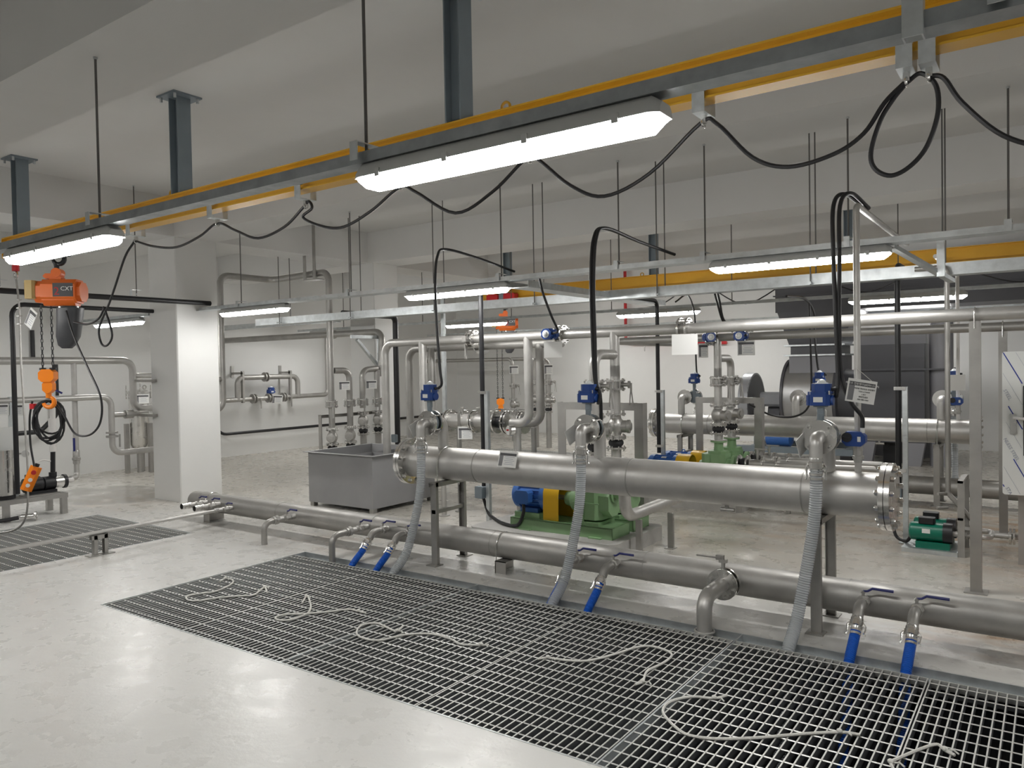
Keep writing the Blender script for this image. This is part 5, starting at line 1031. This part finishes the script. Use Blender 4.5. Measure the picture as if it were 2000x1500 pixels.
cable('black cable from the overhead bend to the end actuator, front strand', [(-.95, 5.15, 2.545), (-1.02, 4.92, 2.60), (-1.065, 4.83, 2.52), (-1.06, 4.80, 2.2), (-1.045, 4.78, 1.8), (-1.035, 4.77, 1.52), (-1.04, 4.75, 1.40), (-1.035, 4.73, 1.45)], .0125)
cable('black cable from the overhead bend to the small motor valve, rear strand', [(-.93, 5.15, 2.54), (-.985, 4.92, 2.60), (-1.03, 4.84, 2.52), (-1.03, 4.81, 2.2), (-1.03, 4.79, 1.8), (-1.02, 4.79, 1.52), (-.97, 4.80, 1.36), (-.92, 4.83, 1.28), (-.915, 4.83, 1.21)], .0125)
cable('black cable bowing down to the sideways actuator on the near overhead pipe', [(-3.72, 5.70, 2.39), (-3.70, 5.73, 2.25), (-3.66, 5.8, 2.05), (-3.69, 5.95, 1.93), (-3.78, 6.02, 1.91)])
for k_ in (0, 1): cable('thin cable from the tray to the far overhead actuators, %s strand' % ('front', 'rear')[k_], [(-2.75, 7.32, 2.33), (-2.82+.03*k_, 7.55, 2.36), (-2.86+.03*k_, 7.75, 2.25), (-2.87+.02*k_, 7.95, 2.05), (-2.82+.1*k_, 8.1, 1.94)])
cable('thin cable looping to the actuator at the open floor end of the second header', [(-3.85, 9.0, 2.38), (-3.9, 9.5, 2.5), (-3.95, 9.85, 2.3), (-3.95, 9.88, 1.9), (-3.93, 9.86, 1.5), (-3.88, 9.82, 1.45)])
cable('thick cable dropping past the scroll to the actuator before the fan', [(-2.5, 9.0, 2.36), (-2.45, 9.6, 2.36), (-2.40, 9.82, 2.2), (-2.40, 9.85, 1.9), (-2.36, 9.85, 1.5), (-2.28, 9.82, 1.45)], .014)
cable('slack cable hanging from the second risers across the second header', [(-2.86, 8.75, 1.13), (-2.75, 9.2, .98), (-2.55, 9.4, .95), (-2.4, 9.47, 1.05), (-2.36, 9.5, 1.3), (-2.38, 9.55, 1.9), (-2.4, 9.6, 2.3)], .012)
cable('slack cable hanging below the second monorail', [(-5.6, 10.9, 2.75), (-5.0, 10.9, 2.5), (-4.3, 10.9, 2.78), (-3.6, 10.9, 2.45), (-2.8, 10.9, 2.78), (-2.0, 10.9, 2.5), (-1.2, 10.9, 2.78), (-.3, 10.9, 2.5), (.5, 10.9, 2.78)], .009)
s_ = TH('strut_post', 'tall galvanised pole rising to the cable tray behind the meter runs', 'post', (-6.98, 8.2, 0)); s_.p('channel', MB().chan((-6.98, 8.2, .006), (-6.98, 8.2, 2.6), .055, .04, .004, (1, 0, 0), (0, 1, 0)), 'galv'); s_.p('foot_plate', MB().bb(-7.04, -6.92, 8.15, 8.27, 0, .006), 'galv')
one('hose_pair', 'blue hose lying behind the second plinth', 'hose', ribhose([(-4.6, 9.3, .3), (-4.2, 9.35, .36), (-3.6, 9.4, .34), (-3.0, 9.4, .2)], .03, .03), 'blue_hose')

# ---------------------------------------------------------------- printed tags
def sign(c, w_, h, yaw_, tilt, rolla, label, text=None, blank=False, cord=None):
    c = V(c); R_ = M.Rotation(yaw_, 3, 'Z') @ M.Rotation(tilt, 3, 'X') @ M.Rotation(rolla, 3, 'Y')
    th = TH('printed_tag', label, 'sign', c, 'printed pipe tags')
    def pl(name, x0, x1, z0, z1, mm, d0, d1, par=None):
        b_ = MB().bb(x0, x1, d0, d1, z0, z1); b_.v = [R_ @ v_+c for v_ in b_.v]; return th.p(name, b_, mm, parent=par)
    p_ = pl('plate', -w_/2, w_/2, -h/2, h/2, 'paper', -.0015, .0015)
    if not blank:
        pl('header_band', -w_*.45, w_*.45, h*.22, h*.38, 'print_dark', -.0022, -.0015, p_); pl('side_column', -w_*.45, -w_*.25, -h*.43, h*.22, 'print_grey', -.0022, -.0015, p_)
        if text:
            for k, tx in enumerate(text):
                me = text_mesh(tx, h*(.115 if k == 0 else .082), 'paper' if k == 0 else 'ink', 'CENTER'); o = link('lettering', me, p_)
                pos = V((0 if k == 0 else w_*.1, -.0024, h*(.26 if k == 0 else .19-.115*k))); o.matrix_local = M.Translation(R_ @ pos) @ (R_ @ M.Rotation(PI/2, 3, 'X')).to_4x4()
        else:
            for k in range(5): pl('text_line', -w_*(.12 if k % 2 else .17), w_*(.3 if k % 2 else .38), h*(.13-.115*k), h*(.155-.115*k), 'ink_pale', -.0021, -.0016, p_)
    if cord:
        b_ = MB()
        for sx in (-.25, .3): b_.sweep([R_ @ V((sx*w_, 0, h/2))+c, V(cord)], .0012, 4)
        th.p('hanging_cord', b_, 'rope')
    return th
sign((-.915, 4.80, 1.425), .165, .135, .55, 0, .17, 'white printed tag hanging tilted on the slender vent pipe', ['배오수 전동밸브(#EMV-514A)', '차량용 하수이송 전동밸브', '125A x 0.4kW', '1 SET', 'SMI(주)대우', '033-480-3584'], cord=(-.95, 4.86, 1.56))
sign((-3.40, 4.728, .90), .15, .125, .25, -.38, .06, 'white printed tag resting against the near header', cord=(-3.42, 4.83, .97))
sign((-5.02, 6.23, .925), .15, .13, .55, 0, .0, 'white printed tag below the near flow meter', cord=(-5.02, 6.3, 1.0))
sign((-3.82, 6.07, 1.76), .17, .15, .45, 0, .0, 'blank white tag back under the near overhead actuator', blank=True)
sign((-2.50, 6.02, 1.765), .21, .17, .4, 0, .0, 'blank white tag back under the overhead flange, larger one', blank=True)
sign((-2.70, 8.18, 1.765), .18, .16, .4, 0, 0, 'white printed tag below the far overhead actuator'); sign((-3.18, 8.18, 1.75), .12, .16, .9, 0, 0, 'white printed tag turned aside next to the double riser')
for (x, y, z, d) in ((-8.42, 7.68, 1.38, 'under the first bend behind the tank'), (-8.42, 8.22, 1.38, 'under the thick bend behind the tank')): sign((x, y, z), .16, .13, .75, 0, 0, 'white printed tag '+d)
sign((-12.38, 9.55, 1.06), .2, .17, .95, 0, .05, 'white printed tag on the wall flow meter loop'); sign((-11.98, 6.62, 1.2), .2, .15, .95, 0, 0, 'white printed tag on the filter vessel')
sign((-9.60, 3.83, 1.22), .14, .13, .95, 0, 0, 'white printed tag on the skid upright'); sign((-9.62, 3.69, 1.23), .14, .13, .95, 0, 0, 'white printed tag at the picture edge by the skid')
sign((-7.84, 3.28, 2.14), .11, .18, .2, 0, .6, 'white load tag swinging under the hoist control box')
for (x, d) in ((-1.21, 'by the end actuator'), (-2.78, 'by the middle actuator'), (-4.26, 'by the actuator at the tank end')):
    sign((x, 4.66, 1.12), .13, .11, 1.35, 0, -.45, 'blank tag plate turned almost edge-on '+d, blank=True)
sign((-.86, 9.5, 1.35), .18, .17, .5, 0, 0, 'blank white tag on the white vent pipe', blank=True)

# ---------------------------------------------------------------- far corner piping
for x, y, d in ((-9.6, 13.6, 'first'), (-9.2, 13.9, 'second')):
    th = TH('riser_pipe', 'thin distant riser in the back corner, %s of two' % d, 'pipe', (x, y, 0), 'far corner risers')
    th.p('tube', MB().pipe([(x, y, 0), (x, y, 1.78)]+([(-9.6-2.4, 13.5, 1.78)] if d == 'first' else [(-9.65, 13.62, 1.78)]), .04, fil=.12, n=12), 'stainless_dull')
    bfly.put((x, y, 1.2), 'distant lever valve in the back corner, %s riser' % d, BF, rot=(0, 0, .4)); chk.put((x, y, .8), 'distant check valve in the back corner, %s riser' % d, CK, rot=(0, 0, .4))
for x, y, d in ((-8.15, 12.75, 'nearer the fan'), (-8.45, 12.75, 'nearer the corner')):
    th = TH('riser_pipe', 'distant upright pipe with gauge behind the meter runs, '+d, 'pipe', (x, y, 0), 'far upright pipes')
    th.p('tube', MB().pipe([(x, y, 0), (x, y, 1.72)]+([(-8.45, 12.75, 1.72)] if x > -8.3 else []), .055, fil=.12, n=12), 'stainless_dull')
    bfly.put((x, y, 1.30), 'distant lever valve behind the meter runs, '+d, BF, rot=(0, 0, .4)); chk.put((x, y, .95), 'distant check valve behind the meter runs, '+d, CK, rot=(0, 0, .4)); jnt.put((x, y, .76), 'distant rubber joint behind the meter runs, '+d, RJ)
sign((-8.08, 12.66, 1.55), .17, .2, .5, 0, 0, 'small distant tag on the far upright pipe'); sign((-9.5, 13.5, 1.55), .2, .18, .5, 0, 0, 'small distant tag on the back corner riser')
